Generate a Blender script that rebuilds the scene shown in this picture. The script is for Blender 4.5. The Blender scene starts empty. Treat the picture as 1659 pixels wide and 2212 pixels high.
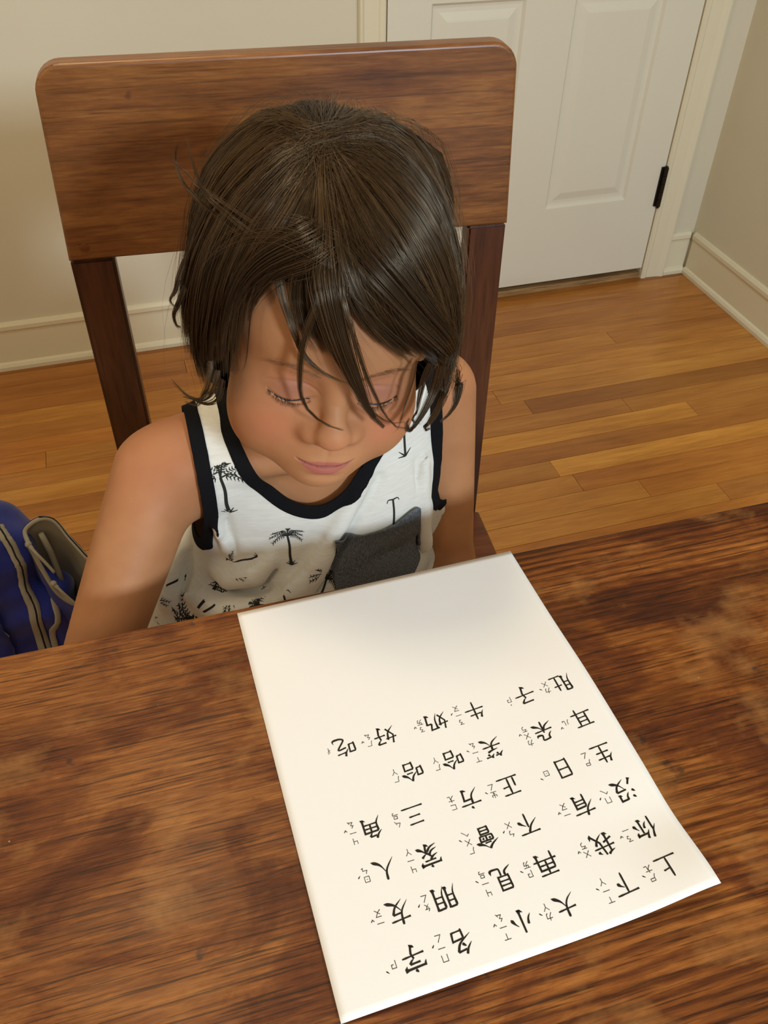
import bpy, bmesh, math, random
import numpy as np
from mathutils import Vector, Matrix
from mathutils.bvhtree import BVHTree
random.seed(7); RNG = np.random.default_rng(11)
SC = bpy.context.scene; COL = SC.collection

# ---------------------------------------------------------------- camera
FPX = 1853.69
cam_d = bpy.data.cameras.new('camera'); cam = bpy.data.objects.new('camera', cam_d); COL.objects.link(cam)
cam_d.sensor_fit = 'VERTICAL'; cam_d.sensor_height = 24.0; cam_d.lens = 24.0 * FPX / 2212.0
cam_d.clip_start = 0.02; cam_d.clip_end = 30
YAW, PITCH, ROLL = 0.310655, 0.755302, 0.0201168
CAM = Vector((-1.573685, -2.006747, 1.236023))
_f = Vector((math.sin(YAW)*math.cos(PITCH), math.cos(YAW)*math.cos(PITCH), -math.sin(PITCH)))
_r0 = Vector((math.cos(YAW), -math.sin(YAW), 0)); _u0 = _r0.cross(_f)
_r = math.cos(ROLL)*_r0 + math.sin(ROLL)*_u0; _u = -math.sin(ROLL)*_r0 + math.cos(ROLL)*_u0
_m = Matrix((_r, _u, -_f)).transposed().to_4x4(); _m.translation = CAM
cam.matrix_world = _m
SC.camera = cam

# ---------------------------------------------------------------- view, world, lights
SC.view_settings.view_transform = 'Standard'; SC.view_settings.look = 'None'
SC.view_settings.gamma = 1.0; SC.view_settings.use_curve_mapping = False
SC.view_settings.exposure = -0.32
SC.cycles.max_bounces = 8; SC.cycles.diffuse_bounces = 5; SC.cycles.glossy_bounces = 3
w = bpy.data.worlds.new('world'); SC.world = w; w.use_nodes = True
w.node_tree.nodes['Background'].inputs[0].default_value = (0.75, 0.86, 1.0, 1)
w.node_tree.nodes['Background'].inputs[1].default_value = 0.6

def area(name, loc, target, size, power, color, size_y=None, spread=None):
    d = bpy.data.lights.new(name, 'AREA'); o = bpy.data.objects.new(name, d); COL.objects.link(o)
    d.energy = power; d.color = color; d.size = size
    if size_y: d.shape = 'RECTANGLE'; d.size_y = size_y
    if spread: d.spread = spread
    o.location = loc
    o.rotation_euler = (Vector(target) - Vector(loc)).to_track_quat('-Z', 'Y').to_euler()
    return o
area('ceiling_lamp_light', (-1.72, -1.20, 2.30), (-1.72, -1.20, 0), 0.36, 11.0, (1.0, 0.83, 0.58))
area('room_lamp_light', (-3.0, -2.7, 1.9), (-1.5, -1.2, 0.8), 0.5, 7.0, (1.0, 0.76, 0.50))
area('window_light', (-0.75, -4.05, 1.95), (-1.3, -1.2, 0.6), 0.34, 80.0, (0.72, 0.86, 1.0), size_y=0.3)

# ---------------------------------------------------------------- helpers
def link(name, me, mat=None, parent=None):
    o = bpy.data.objects.new(name, me); COL.objects.link(o)
    if mat is not None and not me.materials: me.materials.append(mat)
    if parent is not None: o.parent = parent
    return o
def mesh_np(name, V, Fc, smooth=True):
    me = bpy.data.meshes.new(name); V = np.asarray(V, np.float32); Fc = np.asarray(Fc, np.int32)
    me.vertices.add(len(V)); me.vertices.foreach_set('co', V.ravel())
    k = Fc.shape[1]; me.loops.add(Fc.size); me.loops.foreach_set('vertex_index', Fc.ravel())
    me.polygons.add(len(Fc)); me.polygons.foreach_set('loop_start', np.arange(0, Fc.size, k, dtype=np.int32))
    try: me.polygons.foreach_set('loop_total', np.full(len(Fc), k, np.int32))
    except Exception: pass
    me.update(calc_edges=True)
    if smooth: me.polygons.foreach_set('use_smooth', np.ones(len(Fc), bool))
    return me
def bm_obj(name, bm, mat, parent=None, smooth=False):
    me = bpy.data.meshes.new(name); bm.normal_update(); bm.to_mesh(me); bm.free()
    if smooth:
        for p in me.polygons: p.use_smooth = True
    return link(name, me, mat, parent)
def empty(name, loc=(0, 0, 0), rz=0.0):
    o = bpy.data.objects.new(name, None); COL.objects.link(o); o.location = loc; o.rotation_euler = (0, 0, rz); o.empty_display_size = 0.05
    return o
def tag(o, label=None, cat=None, group=None, kind=None):
    if label: o['label'] = label
    if cat: o['category'] = cat
    if group: o['group'] = group
    if kind: o['kind'] = kind
    return o
def box(bm, x0, x1, y0, y1, z0, z1, bev=0.0, seg=2, mtx=None):
    vs = [bm.verts.new((x, y, z)) for x in (x0, x1) for y in (y0, y1) for z in (z0, z1)]
    idx = [(0,1,3,2), (4,6,7,5), (0,4,5,1), (2,3,7,6), (0,2,6,4), (1,5,7,3)]
    fs = [bm.faces.new([vs[i] for i in f]) for f in idx]
    if bev:
        es = list({e for f in fs for e in f.edges})
        r = bmesh.ops.bevel(bm, geom=es, offset=bev, segments=seg, affect='EDGES', profile=0.6)
        vs = list({v for f in r['faces'] for v in f.verts} | {v for v in vs if v.is_valid})
    if mtx is not None: bmesh.ops.transform(bm, matrix=mtx, verts=[v for v in vs if v.is_valid])
    return vs
def box_obj(name, b, mat, parent=None, bev=0.0, mtx=None, smooth=False):
    bm = bmesh.new(); box(bm, *b, bev=bev, mtx=mtx); return bm_obj(name, bm, mat, parent, smooth)
def extrude_profile(bm, prof, a, b, axis):
    """prof: list of (depth, z); swept from a to b. axis 'x': point=(t, depth, z); axis 'y': point=(depth, t, z)"""
    def P(t, d, z): return (t, d, z) if axis == 'x' else (d, t, z)
    A = [bm.verts.new(P(a, d, z)) for d, z in prof]; B = [bm.verts.new(P(b, d, z)) for d, z in prof]
    n = len(prof)
    for i in range(n): bm.faces.new([A[i], A[(i+1) % n], B[(i+1) % n], B[i]])
    bm.faces.new(A[::-1]); bm.faces.new(B)
    bmesh.ops.recalc_face_normals(bm, faces=bm.faces[:])
def tube(bm, pts, rad, n=10, cap=True):
    pts = [Vector(p) for p in pts]; rings = []
    if not hasattr(rad, '__len__'): rad = [rad]*len(pts)
    t = (pts[1]-pts[0]).normalized(); a = t.orthogonal().normalized()
    for i, p in enumerate(pts):
        if 0 < i < len(pts)-1: t = (pts[i+1]-pts[i-1]).normalized()
        elif i == len(pts)-1: t = (pts[i]-pts[i-1]).normalized()
        a = (a - a.dot(t)*t).normalized(); b = t.cross(a)
        rings.append([bm.verts.new(p + float(rad[i])*(math.cos(2*math.pi*k/n)*a + math.sin(2*math.pi*k/n)*b)) for k in range(n)])
    for r0, r1 in zip(rings[:-1], rings[1:]):
        for k in range(n): bm.faces.new([r0[k], r0[(k+1) % n], r1[(k+1) % n], r1[k]])
    if cap: bm.faces.new(rings[0][::-1]); bm.faces.new(rings[-1])

# ---- materials
def newmat(name, rough=0.5, spec=0.5, col=(0.5, 0.5, 0.5)):
    m = bpy.data.materials.new(name); m.use_nodes = True; nt = m.node_tree; b = nt.nodes['Principled BSDF']
    b.inputs['Roughness'].default_value = rough; b.inputs['Specular IOR Level'].default_value = spec
    b.inputs['Base Color'].default_value = (*col, 1)
    return m, nt, b
def s2l(r, g, b):
    return tuple(((c/255)/12.92 if c/255 <= .04045 else ((c/255+.055)/1.055)**2.4) for c in (r, g, b))
def node(nt, t, **kw):
    n = nt.nodes.new(t)
    for k, v in kw.items():
        if k in ('operation', 'blend_type', 'data_type', 'attribute_name', 'noise_dimensions', 'wave_type', 'bands_direction', 'feature', 'distance', 'interpolation_type', 'clamp', 'attribute_type', 'wave_profile'): setattr(n, k, v)
        else: n.inputs[k].default_value = v
    return n
def coords(nt, scale=(1, 1, 1), loc=(0, 0, 0), rot=(0, 0, 0), src='Object'):
    t = nt.nodes.new('ShaderNodeTexCoord'); m = nt.nodes.new('ShaderNodeMapping')
    m.inputs['Scale'].default_value = scale; m.inputs['Location'].default_value = loc; m.inputs['Rotation'].default_value = rot
    nt.links.new(t.outputs[src], m.inputs['Vector']); return m.outputs['Vector']
def noise(nt, vec, scale, detail=3, rough=0.5, dist=0.0):
    n = node(nt, 'ShaderNodeTexNoise', Scale=scale, Detail=detail, Roughness=rough, Distortion=dist); nt.links.new(vec, n.inputs['Vector']); return n.outputs['Fac']
def ramp(nt, fac, stops):
    r = nt.nodes.new('ShaderNodeValToRGB'); e = r.color_ramp.elements
    while len(e) < len(stops): e.new(0.5)
    for el, (p, c) in zip(e, stops): el.position = p; el.color = (*c, 1) if len(c) == 3 else c
    nt.links.new(fac, r.inputs['Fac']); return r.outputs['Color']
def g(v): return (v, v, v)
def mix(nt, a, b, fac, mode='MIX'):
    n = node(nt, 'ShaderNodeMix', data_type='RGBA', blend_type=mode)
    for s, v in ((0, fac), (6, a), (7, b)):
        if hasattr(v, 'is_linked') or hasattr(v, 'links'): nt.links.new(v, n.inputs[s])
        elif s == 0: n.inputs[0].default_value = v
        else: n.inputs[s].default_value = (*v, 1)
    return n.outputs[2]
def mth(nt, op, a, b=None, c=None):
    n = node(nt, 'ShaderNodeMath', operation=op)
    for i, v in enumerate((a, b, c)):
        if v is None: continue
        if hasattr(v, 'links'): nt.links.new(v, n.inputs[i])
        else: n.inputs[i].default_value = v
    return n.outputs[0]
def bump(nt, bsdf, h, strength=0.3, dist=0.001):
    n = node(nt, 'ShaderNodeBump', Strength=strength, Distance=dist); nt.links.new(h, n.inputs['Height']); nt.links.new(n.outputs[0], bsdf.inputs['Normal'])
def paint(name, rgb, rough=0.5, var=0.04, bs=250, bst=0.15):
    m, nt, b = newmat(name, rough, 0.4); v = coords(nt)
    c = s2l(*rgb); n = noise(nt, v, 1.6, 4); col = ramp(nt, n, [(0.3, tuple(x*(1-var) for x in c)), (0.7, tuple(min(1, x*(1+var)) for x in c))])
    nt.links.new(col, b.inputs['Base Color']); bump(nt, b, noise(nt, v, bs, 3), bst, 0.0006); return m
MW = paint('wall_paint', (216, 209, 186), 0.65)
MT = paint('trim_paint', (226, 218, 190), 0.35, 0.03, 60, 0.1)
MD = paint('door_paint', (224, 220, 202), 0.33, 0.02, 60, 0.1)
MCEIL = paint('ceiling_paint', (225, 220, 205), 0.8)

def wood(name, cols, along='x', gs=1.0, rough=0.35, pores=0.5, spec=0.5, stain=0.0, band=1.0, useobj=False, poresc=1.0, coat=0.0):
    """cols: dark, mid, light (sRGB). Grain runs along the axis."""
    m, nt, b = newmat(name, rough, spec)
    st = {'x': (1, 9, 9), 'y': (9, 1, 9), 'z': (9, 9, 1)}[along]
    src = 'Object'
    v = coords(nt, tuple(s*gs for s in st), src=src)
    if useobj:
        oi = nt.nodes.new('ShaderNodeObjectInfo'); ad = node(nt, 'ShaderNodeVectorMath', operation='ADD')
        sc = node(nt, 'ShaderNodeVectorMath', operation='SCALE'); nt.links.new(oi.outputs['Random'], sc.inputs[0]); sc.inputs['Scale'].default_value = 37.0
        nt.links.new(v, ad.inputs[0]); nt.links.new(sc.outputs[0], ad.inputs[1]); v = ad.outputs[0]
    n1 = noise(nt, v, 1.7, 5, 0.6, 0.6)
    n2 = noise(nt, v, 9.0*band, 4, 0.6, 0.3)
    f = mth(nt, 'ADD', mth(nt, 'MULTIPLY', n1, 0.62), mth(nt, 'MULTIPLY', n2, 0.38))
    L = [s2l(*c) for c in cols]
    col = ramp(nt, f, [(0.33, L[0]), (0.5, L[1]), (0.68, L[2])])
    st2 = {'x': (6, 260, 260), 'y': (260, 6, 260), 'z': (260, 260, 6)}[along]
    vp = coords(nt, tuple(s*poresc for s in st2), src=src)
    n3 = noise(nt, vp, 1.0, 3, 0.65)
    pr = ramp(nt, n3, [(0.36, g(1-pores)), (0.47, g(1.0))])
    col = mix(nt, col, pr, 1.0, 'MULTIPLY')
    return m, nt, b, col, n3, v

# ================================================================ structure
def struct(o, label=None): o['kind'] = 'structure'; return o
XL, YF, ZC = -3.5, -4.3, 2.45
mfloorbase, *_ = newmat('subfloor', 0.8, 0.2, s2l(60, 35, 18))
floor = struct(box_obj('floor', (XL, 0.03, YF, 0.03, -0.06, -0.019), mfloorbase))
struct(box_obj('ceiling', (XL, 0.03, YF, 0.03, ZC, ZC+0.05), MCEIL))
# back wall: wall plane 16 mm behind the baseboard face; doorway cut out of it
DX0, DX1, DZ = -0.9455, -0.1398, 2.05
bm = bmesh.new(); WY = 0.016
box(bm, XL, DX0-0.004, WY, WY+0.10, 0, ZC); box(bm, DX1+0.004, 0.05, WY, WY+0.10, 0, ZC); box(bm, DX0-0.004, DX1+0.004, WY, WY+0.10, DZ, ZC)
struct(bm_obj('wall_back', bm, MW))
struct(box_obj('wall_right', (0.012, 0.10, YF, WY+0.05, 0, ZC), MW))
struct(box_obj('wall_left', (XL-0.08, XL, YF, WY, 0, ZC), MW))
# front wall (behind the camera) with a window
bm = bmesh.new(); WX0, WX1, WZ0, WZ1 = -1.9, -0.3, 0.75, 2.1
box(bm, XL, WX0, YF-0.1, YF, 0, ZC); box(bm, WX1, 0.05, YF-0.1, YF, 0, ZC); box(bm, WX0, WX1, YF-0.1, YF, 0, WZ0); box(bm, WX0, WX1, YF-0.1, YF, WZ1, ZC)
struct(bm_obj('wall_front', bm, MW))
bm = bmesh.new()
for a in ((WX0, WX1, WZ0, WZ0+.05), (WX0, WX1, WZ1-.05, WZ1), (WX0, WX0+.05, WZ0+.05, WZ1-.05), (WX1-.05, WX1, WZ0+.05, WZ1-.05), (WX0+.05, WX1-.05, 1.40, 1.44)):
    box(bm, a[0], a[1], YF-.07, YF-.03, a[2], a[3], bev=.004)
win = struct(bm_obj('window_1', bm, MT))
mg, nt, b = newmat('window_glass', 0.02, 0.5, (1, 1, 1)); b.inputs['Transmission Weight'].default_value = 1.0
struct(box_obj('pane', (WX0+.05, WX1-.05, YF-.052, YF-.048, WZ0+.05, 1.40), mg, win)); struct(box_obj('pane', (WX0+.05, WX1-.05, YF-.052, YF-.048, 1.44, WZ1-.05), mg, win))

# baseboards: tall board with stepped cap and quarter-round shoe
def base_prof(s=-1, off=WY):
    pr = [(0, 0), (-0.016, 0.0), (-0.0165, 0.008), (-0.014, 0.015), (-0.008, 0.020), (-0.003, 0.022), (-0.003, 0.098), (0.000, 0.103), (-0.002, 0.108), (-0.006, 0.112), (-0.006, 0.121), (0.001, 0.127), (0.006, 0.127), (0.012, 0.127), (0.0135, 0)]
    return [(off + s*(-d) if s < 0 else off + d, z) for d, z in pr]
def baseboard(name, a, b, axis):
    bm = bmesh.new()
    prof = [(0.0, 0), (-0.0005, 0.010), (0.003, 0.017), (0.0085, 0.0205), (0.0095, 0.098), (0.0085, 0.104), (0.0055, 0.109), (0.0055, 0.119), (0.010, 0.126), (0.0155, 0.1275), (0.0155, 0.0)]
    extrude_profile(bm, prof, a, b, axis); return struct(bm_obj(name, bm, MT))
baseboard('baseboard_back', XL, -1.0085, 'x'); baseboard('baseboard_corner', -0.0664, 0.0, 'x')
o = baseboard('baseboard_right', YF, 0.0, 'y'); o.location.x = -0.0035
# door casing
def casing(x_in, x_out, name):
    s = 1 if x_out > x_in else -1; wdt = abs(x_out-x_in)
    pr = [(0, 0.016), (0, 0.004), (0.004, 0.000), (0.014, 0.001), (0.018, 0.004), (0.05, 0.002), (wdt-0.006, -0.003), (wdt-0.002, -0.002), (wdt, 0.003), (wdt, 0.016)]
    bm = bmesh.new(); A = [bm.verts.new((x_in+s*d, y, 0)) for d, y in pr]; B = [bm.verts.new((x_in+s*d, y, DZ+.06)) for d, y in pr]
    n = len(pr)
    for i in range(n): bm.faces.new([A[i], A[(i+1) % n], B[(i+1) % n], B[i]])
    bm.faces.new(A); bm.faces.new(B); bmesh.ops.recalc_face_normals(bm, faces=bm.faces[:])
    return struct(bm_obj(name, bm, MT))
casing(DX0, -1.0081, 'trim_1'); casing(DX1, -0.0664, 'trim_2')
struct(box_obj('trim_3', (-1.0081, -0.0664, -0.001, 0.016, DZ, DZ+.063), MT, bev=.003))
bm = bmesh.new(); box(bm, DX0-.004, DX0+.0005, .014, .11, 0, DZ); box(bm, DX1-.0005, DX1+.004, .014, .11, 0, DZ); box(bm, DX0, DX1, .014, .11, DZ-.004, DZ)
struct(bm_obj('trim_4', bm, MT))

# door: six raised panels
def door():
    y0, y1 = 0.007, 0.042; zb, zt = 0.033, 2.03; x0, x1 = DX0+0.0035, DX1-0.003
    px = [(-0.840, -0.612), (-0.488, -0.2475)]; pz = [(0.250, 0.757), (0.98, 1.52), (1.64, 1.90)]
    bm = bmesh.new()
    xs = sorted([x0, x1] + [v for p in px for v in p]); zs = sorted([zb, zt] + [v for p in pz for v in p])
    def inpan(xa, za): return any(abs(xa-p[0]) < 1e-6 for p in px) and any(abs(za-q[0]) < 1e-6 for q in pz)
    for i in range(len(xs)-1):
        for j in range(len(zs)-1):
            if inpan(xs[i], zs[j]): continue
            q = [bm.verts.new(c) for c in ((xs[i], y0, zs[j]), (xs[i+1], y0, zs[j]), (xs[i+1], y0, zs[j+1]), (xs[i], y0, zs[j+1]))]; bm.faces.new(q)
    for c in (((x0, y1, zb), (x0, y1, zt), (x1, y1, zt), (x1, y1, zb)), ((x0, y0, zb), (x0, y0, zt), (x0, y1, zt), (x0, y1, zb)), ((x1, y0, zb), (x1, y1, zb), (x1, y1, zt), (x1, y0, zt)), ((x0, y0, zb), (x0, y1, zb), (x1, y1, zb), (x1, y0, zb)), ((x0, y0, zt), (x1, y0, zt), (x1, y1, zt), (x0, y1, zt))):
        bm.faces.new([bm.verts.new(v) for v in c])
    bmesh.ops.remove_doubles(bm, verts=bm.verts[:], dist=1e-5); bmesh.ops.recalc_face_normals(bm, faces=bm.faces[:])
    d = struct(bm_obj('door_1', bm, MD))
    for a, b_ in px:
        for c, e in pz:
            bm = bmesh.new(); rings = []
            for ins, dep in ((0, 0), (0.006, 0.0075), (0.012, 0.008), (0.020, 0.0075), (0.036, 0.003), (0.040, 0.0022)):
                rings.append([bm.verts.new(v) for v in ((a+ins, y0+dep, c+ins), (b_-ins, y0+dep, c+ins), (b_-ins, y0+dep, e-ins), (a+ins, y0+dep, e-ins))])
            for r0, r1 in zip(rings[:-1], rings[1:]):
                for k in range(4): bm.faces.new([r0[k], r0[(k+1) % 4], r1[(k+1) % 4], r1[k]])
            bm.faces.new(rings[-1]); back = [bm.verts.new(v) for v in ((a, y1-.004, c), (b_, y1-.004, c), (b_, y1-.004, e), (a, y1-.004, e))]
            for k in range(4): bm.faces.new([rings[0][(k+1) % 4], rings[0][k], back[k], back[(k+1) % 4]])
            bm.faces.new(back[::-1])
            bmesh.ops.recalc_face_normals(bm, faces=bm.faces[:]); struct(bm_obj('door_panel', bm, MD, d))
    mh, nt, b = newmat('hinge_metal', 0.42, 0.5, s2l(46, 38, 30)); b.inputs['Metallic'].default_value = 0.7
    for z0, z1 in ((0.222, 0.331), (1.0, 1.11), (1.78, 1.89)):
        bm = bmesh.new(); xh = DX1-0.0035
        n = 5; hh = (z1-z0)/n
        for k in range(n): tube(bm, [(xh, -0.0015, z0+k*hh+.0006), (xh, -0.0015, z0+(k+1)*hh-.0006)], 0.0062, 12)
        tube(bm, [(xh, -0.0015, z0-.004), (xh, -0.0015, z1+.004)], 0.0035, 8)
        box(bm, xh-.011, xh, 0.0035, 0.007, z0, z1); box(bm, xh, xh+.006, 0.000, 0.004, z0, z1)
        o = bm_obj('hinge', bm, mh, d); o['label'] = 'dark metal hinge'; struct(o)
    bm = bmesh.new(); tube(bm, [(-0.885, y0, 0.92), (-0.885, y0-.012, 0.92), (-0.885, y0-.03, 0.92)], [.028, .012, .011], 20); bmesh.ops.create_uvsphere(bm, u_segments=20, v_segments=12, radius=.027, matrix=Matrix.Translation((-0.885, y0-.05, .92)))
    struct(bm_obj('door_knob', bm, mh, d, True))
door()
# threshold: rough pale wood strip below the door and an added near-black panel painting the gap's shade
m, nt, b, col, h, v = wood('threshold_wood', [(92, 62, 34), (146, 112, 68), (186, 150, 100)], 'x', 2.0, 0.7, 0.5)
nt.links.new(col, b.inputs['Base Color'])
thr = struct(box_obj('threshold', (DX0, DX1-.0, 0.012, 0.11, -0.018, 0.016), m, bev=.003)); thr.name = 'trim_5'
bm = bmesh.new(); box(bm, DX0, DX1, 0.12, 0.14, -0.05, DZ); mdk, *_ = newmat('gap_shade', 0.9, 0.1, (0.02, 0.015, 0.01)); struct(bm_obj('gap_shade_panel', bm, mdk))

# floorboards
m, nt, b, col, h, v = wood('oak_floorboard', [(166, 106, 44), (196, 134, 60), (216, 158, 80)], 'x', 0.9, 0.30, 0.13, 0.5, useobj=True, band=1.3)
oi = nt.nodes.new('ShaderNodeObjectInfo'); col = mix(nt, col, oi.outputs['Color'], 1.0, 'MULTIPLY')
nt.links.new(col, b.inputs['Base Color']); bump(nt, b, h, 0.08, 0.0004); MFL = m
BWD = 0.05715; Y0 = -0.01312
TONES = {'d': (0.60, 0.50, 0.42), 'r': (0.72, 0.60, 0.52), 'm': (0.86, 0.80, 0.72), 'l': (1.0, 0.98, 0.88), 'y': (1.18, 1.20, 1.0), 'b': (0.80, 0.70, 0.62), 'o': (0.95, 0.82, 0.66)}
SPEC = {-1: ([], 'd'), 0: ([-1.3], 'rb'), 1: ([-1.5, -0.95], 'rrb'), 2: ([-1.45], 'rb'), 3: ([-1.25], 'lm'), 4: ([-1.2, -0.382], 'mlb'), 5: ([-1.55], 'ol'), 6: ([-1.846, -0.9], 'oll'), 7: ([-1.3, -0.787], 'bml'),
        8: ([-1.1, -0.727], 'lmd'), 9: ([-1.35, -0.491], 'bmm'), 10: ([-1.6, -0.344], 'lym'), 11: ([-1.35], 'bb'), 12: ([-1.45, -0.765], 'mmy'), 13: ([-0.736], 'lo'), 14: ([-1.5, -0.604], 'mlo'), 15: ([-1.2, -0.443], 'rlb'), 16: ([-1.0], 'lo')}
for r in range(-1, 75):
    ya = Y0 - r*BWD; yb = ya - BWD
    if yb < YF: yb = YF
    if ya <= YF+.005: break
    if r == -1: ya = 0.012
    if r in SPEC: js, tn = SPEC[r]
    else:
        js = []; x = XL + RNG.uniform(.3, 1.4)
        while x < -0.25: js.append(x); x += RNG.uniform(.45, 1.5)
        tn = ''.join(RNG.choice(list('lmbomyl'), len(js)+1))
    xs = [XL] + list(js) + [0.0]
    for i in range(len(xs)-1):
        t = TONES[tn[i]]; k = RNG.uniform(.95, 1.05)
        o = box_obj('floorboard', (xs[i]+.0004, xs[i+1]-.0004, yb+.0004, ya-.0004, -0.019, RNG.uniform(-.0004, 0.0)), MFL, floor, bev=0.0008)
        o.color = (t[0]*k, t[1]*k, t[2]*k, 1); o['kind'] = 'structure'

# ================================================================ table
TH = -0.0184
TB = Matrix.Translation((-1.55, -1.5872, 0)) @ Matrix.Rotation(TH, 4, 'Z')
m, nt, b, col, h, v = wood('worn_table_wood', [(74, 38, 14), (124, 70, 26), (172, 110, 50)], 'x', 1.3, 0.45, 0.66, 0.28, band=4.0, poresc=2.4)
# wandering cathedral grain
vw = coords(nt, (1.0, 5.0, 5.0), loc=(.5, 0.35, 0)); wv = node(nt, 'ShaderNodeTexWave', Scale=9.0, Distortion=9.0, Detail=3.0, wave_type='BANDS', bands_direction='Y'); wv.inputs['Detail Scale'].default_value = 0.55; nt.links.new(vw, wv.inputs['Vector'])
wc = ramp(nt, wv.outputs['Fac'], [(0.0, (0.48, 0.38, 0.32)), (0.42, (.9, .87, .84)), (1.0, (1.12, 1.08, 1.02))])
msk = ramp(nt, noise(nt, coords(nt, (1.2, 2.5, 1)), 1.7, 2), [(0.40, g(0.15)), (0.56, g(0.95))])
col = mix(nt, col, mix(nt, col, wc, 1.0, 'MULTIPLY'), msk)
# dark stains, worn pale rubs, flecks
st = noise(nt, coords(nt, (1, 1.7, 1), loc=(0.37, 0.11, 0)), 8.0, 6, 0.62, 0.5)
col = mix(nt, col, ramp(nt, st, [(0.47, g(1.0)), (0.53, (0.68, .57, .52)), (0.64, (0.40, 0.30, 0.30))]), 1.0, 'MULTIPLY')
st2 = noise(nt, coords(nt, (1, 1.5, 1), loc=(2.3, 1.1, 0)), 12.0, 5, 0.6)
col = mix(nt, col, s2l(176, 122, 66), mth(nt, 'MULTIPLY', ramp(nt, st2, [(0.54, g(0)), (0.68, g(0.5))]), 1.0))
st3 = noise(nt, coords(nt, (1, 1, 1), loc=(5, 3, 0)), 55.0, 3, 0.5)
col = mix(nt, col, (0.02, 0.015, 0.012), ramp(nt, st3, [(0.70, g(0)), (0.76, g(0.65))]))
vf = node(nt, 'ShaderNodeTexVoronoi', Scale=26.0, feature='F1'); nt.links.new(coords(nt, (1, 1.4, 1)), vf.inputs['Vector'])
col = mix(nt, col, s2l(214, 190, 150), ramp(nt, mth(nt, 'ADD', vf.outputs['Distance'], mth(nt, 'MULTIPLY', noise(nt, coords(nt), 300.0, 3), .05)), [(0.026, g(0.6)), (0.036, g(0.0))]))
nt.links.new(col, b.inputs['Base Color'])
nt.links.new(ramp(nt, st, [(0.4, g(0.42)), (0.7, g(0.58))]), b.inputs['Roughness'])
bump(nt, b, mth(nt, 'ADD', h, mth(nt, 'MULTIPLY', st2, 0.5)), 0.35, 0.0008); MTB = m
table = empty('dining_table', TB @ Vector((0, 0, 0)), TH); tag(table, 'worn dark brown wooden dining table with stains and dark grain under the white paper', 'table')
bm = bmesh.new(); box(bm, -0.72, 0.98, -0.92, 0.0, 0.7225, 0.7535, bev=.0028, seg=3); bm_obj('tabletop', bm, MTB, table, False)
for yy in (-0.075, -0.865): box_obj('apron', (-0.62, 0.88, yy, yy+.022, 0.635, 0.7222), MTB, table, bev=.002)
for xx in (-0.64, 0.878): box_obj('apron', (xx, xx+.022, -0.842, -0.076, 0.635, 0.7222), MTB, table, bev=.002)
for xx in (-0.66, 0.86):
    for yy in (-0.88, -0.10):
        bm = bmesh.new(); vs = box(bm, xx, xx+.06, yy, yy+.06, 0.0, 0.7222)
        for vv in bm.verts:
            if vv.co.z < .1: vv.co.x += (xx+.03-vv.co.x)*.35; vv.co.y += (yy+.03-vv.co.y)*.35
        bmesh.ops.bevel(bm, geom=bm.edges[:], offset=.003, segments=2, affect='EDGES'); bm_obj('leg', bm, MTB, table)

# ================================================================ paper with printed characters
PTH = 0.0129475; PO = Vector((-1.551068, -1.592388, 0.7535)); PW, PH = 0.2159, 0.2794
PE = Vector((math.cos(PTH), math.sin(PTH), 0)); PF = Vector((math.sin(PTH), -math.cos(PTH), 0))   # along width; towards the camera
def paper_z(u, v):
    z = 0.0008 + 0.0030*math.sin(math.pi*min(1, max(0, v/PH)))*math.exp(-((PW-u)/0.07)**2)
    z += 0.0052*math.exp(-((PW-u)/0.05)**2)*(1/(1+math.exp(-(v-0.10)/0.018)))*(1-0.25*math.exp(-((v-.23)/.02)**2))
    z += 0.0038*math.exp(-((PH-v)/0.075)**2)*(0.35+0.65*u/PW)
    z += 0.0060*math.exp(-(((PW-u)**2+(PH-v)**2)/0.0009))
    return z
def paper_pt(u, v, dz=0.0): p = PO + PE*u + PF*v; return Vector((p.x, p.y, PO.z + paper_z(u, v) + dz))
paper = empty('paper_sheet', PO, 0); tag(paper, 'white paper sheet printed with black Chinese characters, lying on the dark wooden table', 'paper')
def loc2(o): o.location = -PO; return o
N1, N2 = 48, 62
V = []; 
for s in (0, 1):
    for j in range(N2+1):
        for i in range(N1+1): V.append(paper_pt(PW*i/N1, PH*j/N2, 0.0 if s == 0 else -0.00022))
def gi(s, i, j): return s*(N1+1)*(N2+1) + j*(N1+1) + i
Fq = []
for j in range(N2):
    for i in range(N1):
        Fq.append((gi(0, i, j), gi(0, i, j+1), gi(0, i+1, j+1), gi(0, i+1, j))); Fq.append((gi(1, i, j), gi(1, i+1, j), gi(1, i+1, j+1), gi(1, i, j+1)))
for i in range(N1): Fq.append((gi(0, i, 0), gi(0, i+1, 0), gi(1, i+1, 0), gi(1, i, 0))); Fq.append((gi(0, i+1, N2), gi(0, i, N2), gi(1, i, N2), gi(1, i+1, N2)))
for j in range(N2): Fq.append((gi(0, 0, j+1), gi(0, 0, j), gi(1, 0, j), gi(1, 0, j+1))); Fq.append((gi(0, N1, j), gi(0, N1, j+1), gi(1, N1, j+1), gi(1, N1, j)))
mp, nt, b = newmat('paper', 0.75, 0.25, s2l(246, 243, 238)); bump(nt, b, noise(nt, coords(nt), 900, 2), 0.06, 0.0002)
loc2(link('sheet', mesh_np('sheet', [tuple(v) for v in V], Fq), mp, paper))
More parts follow.
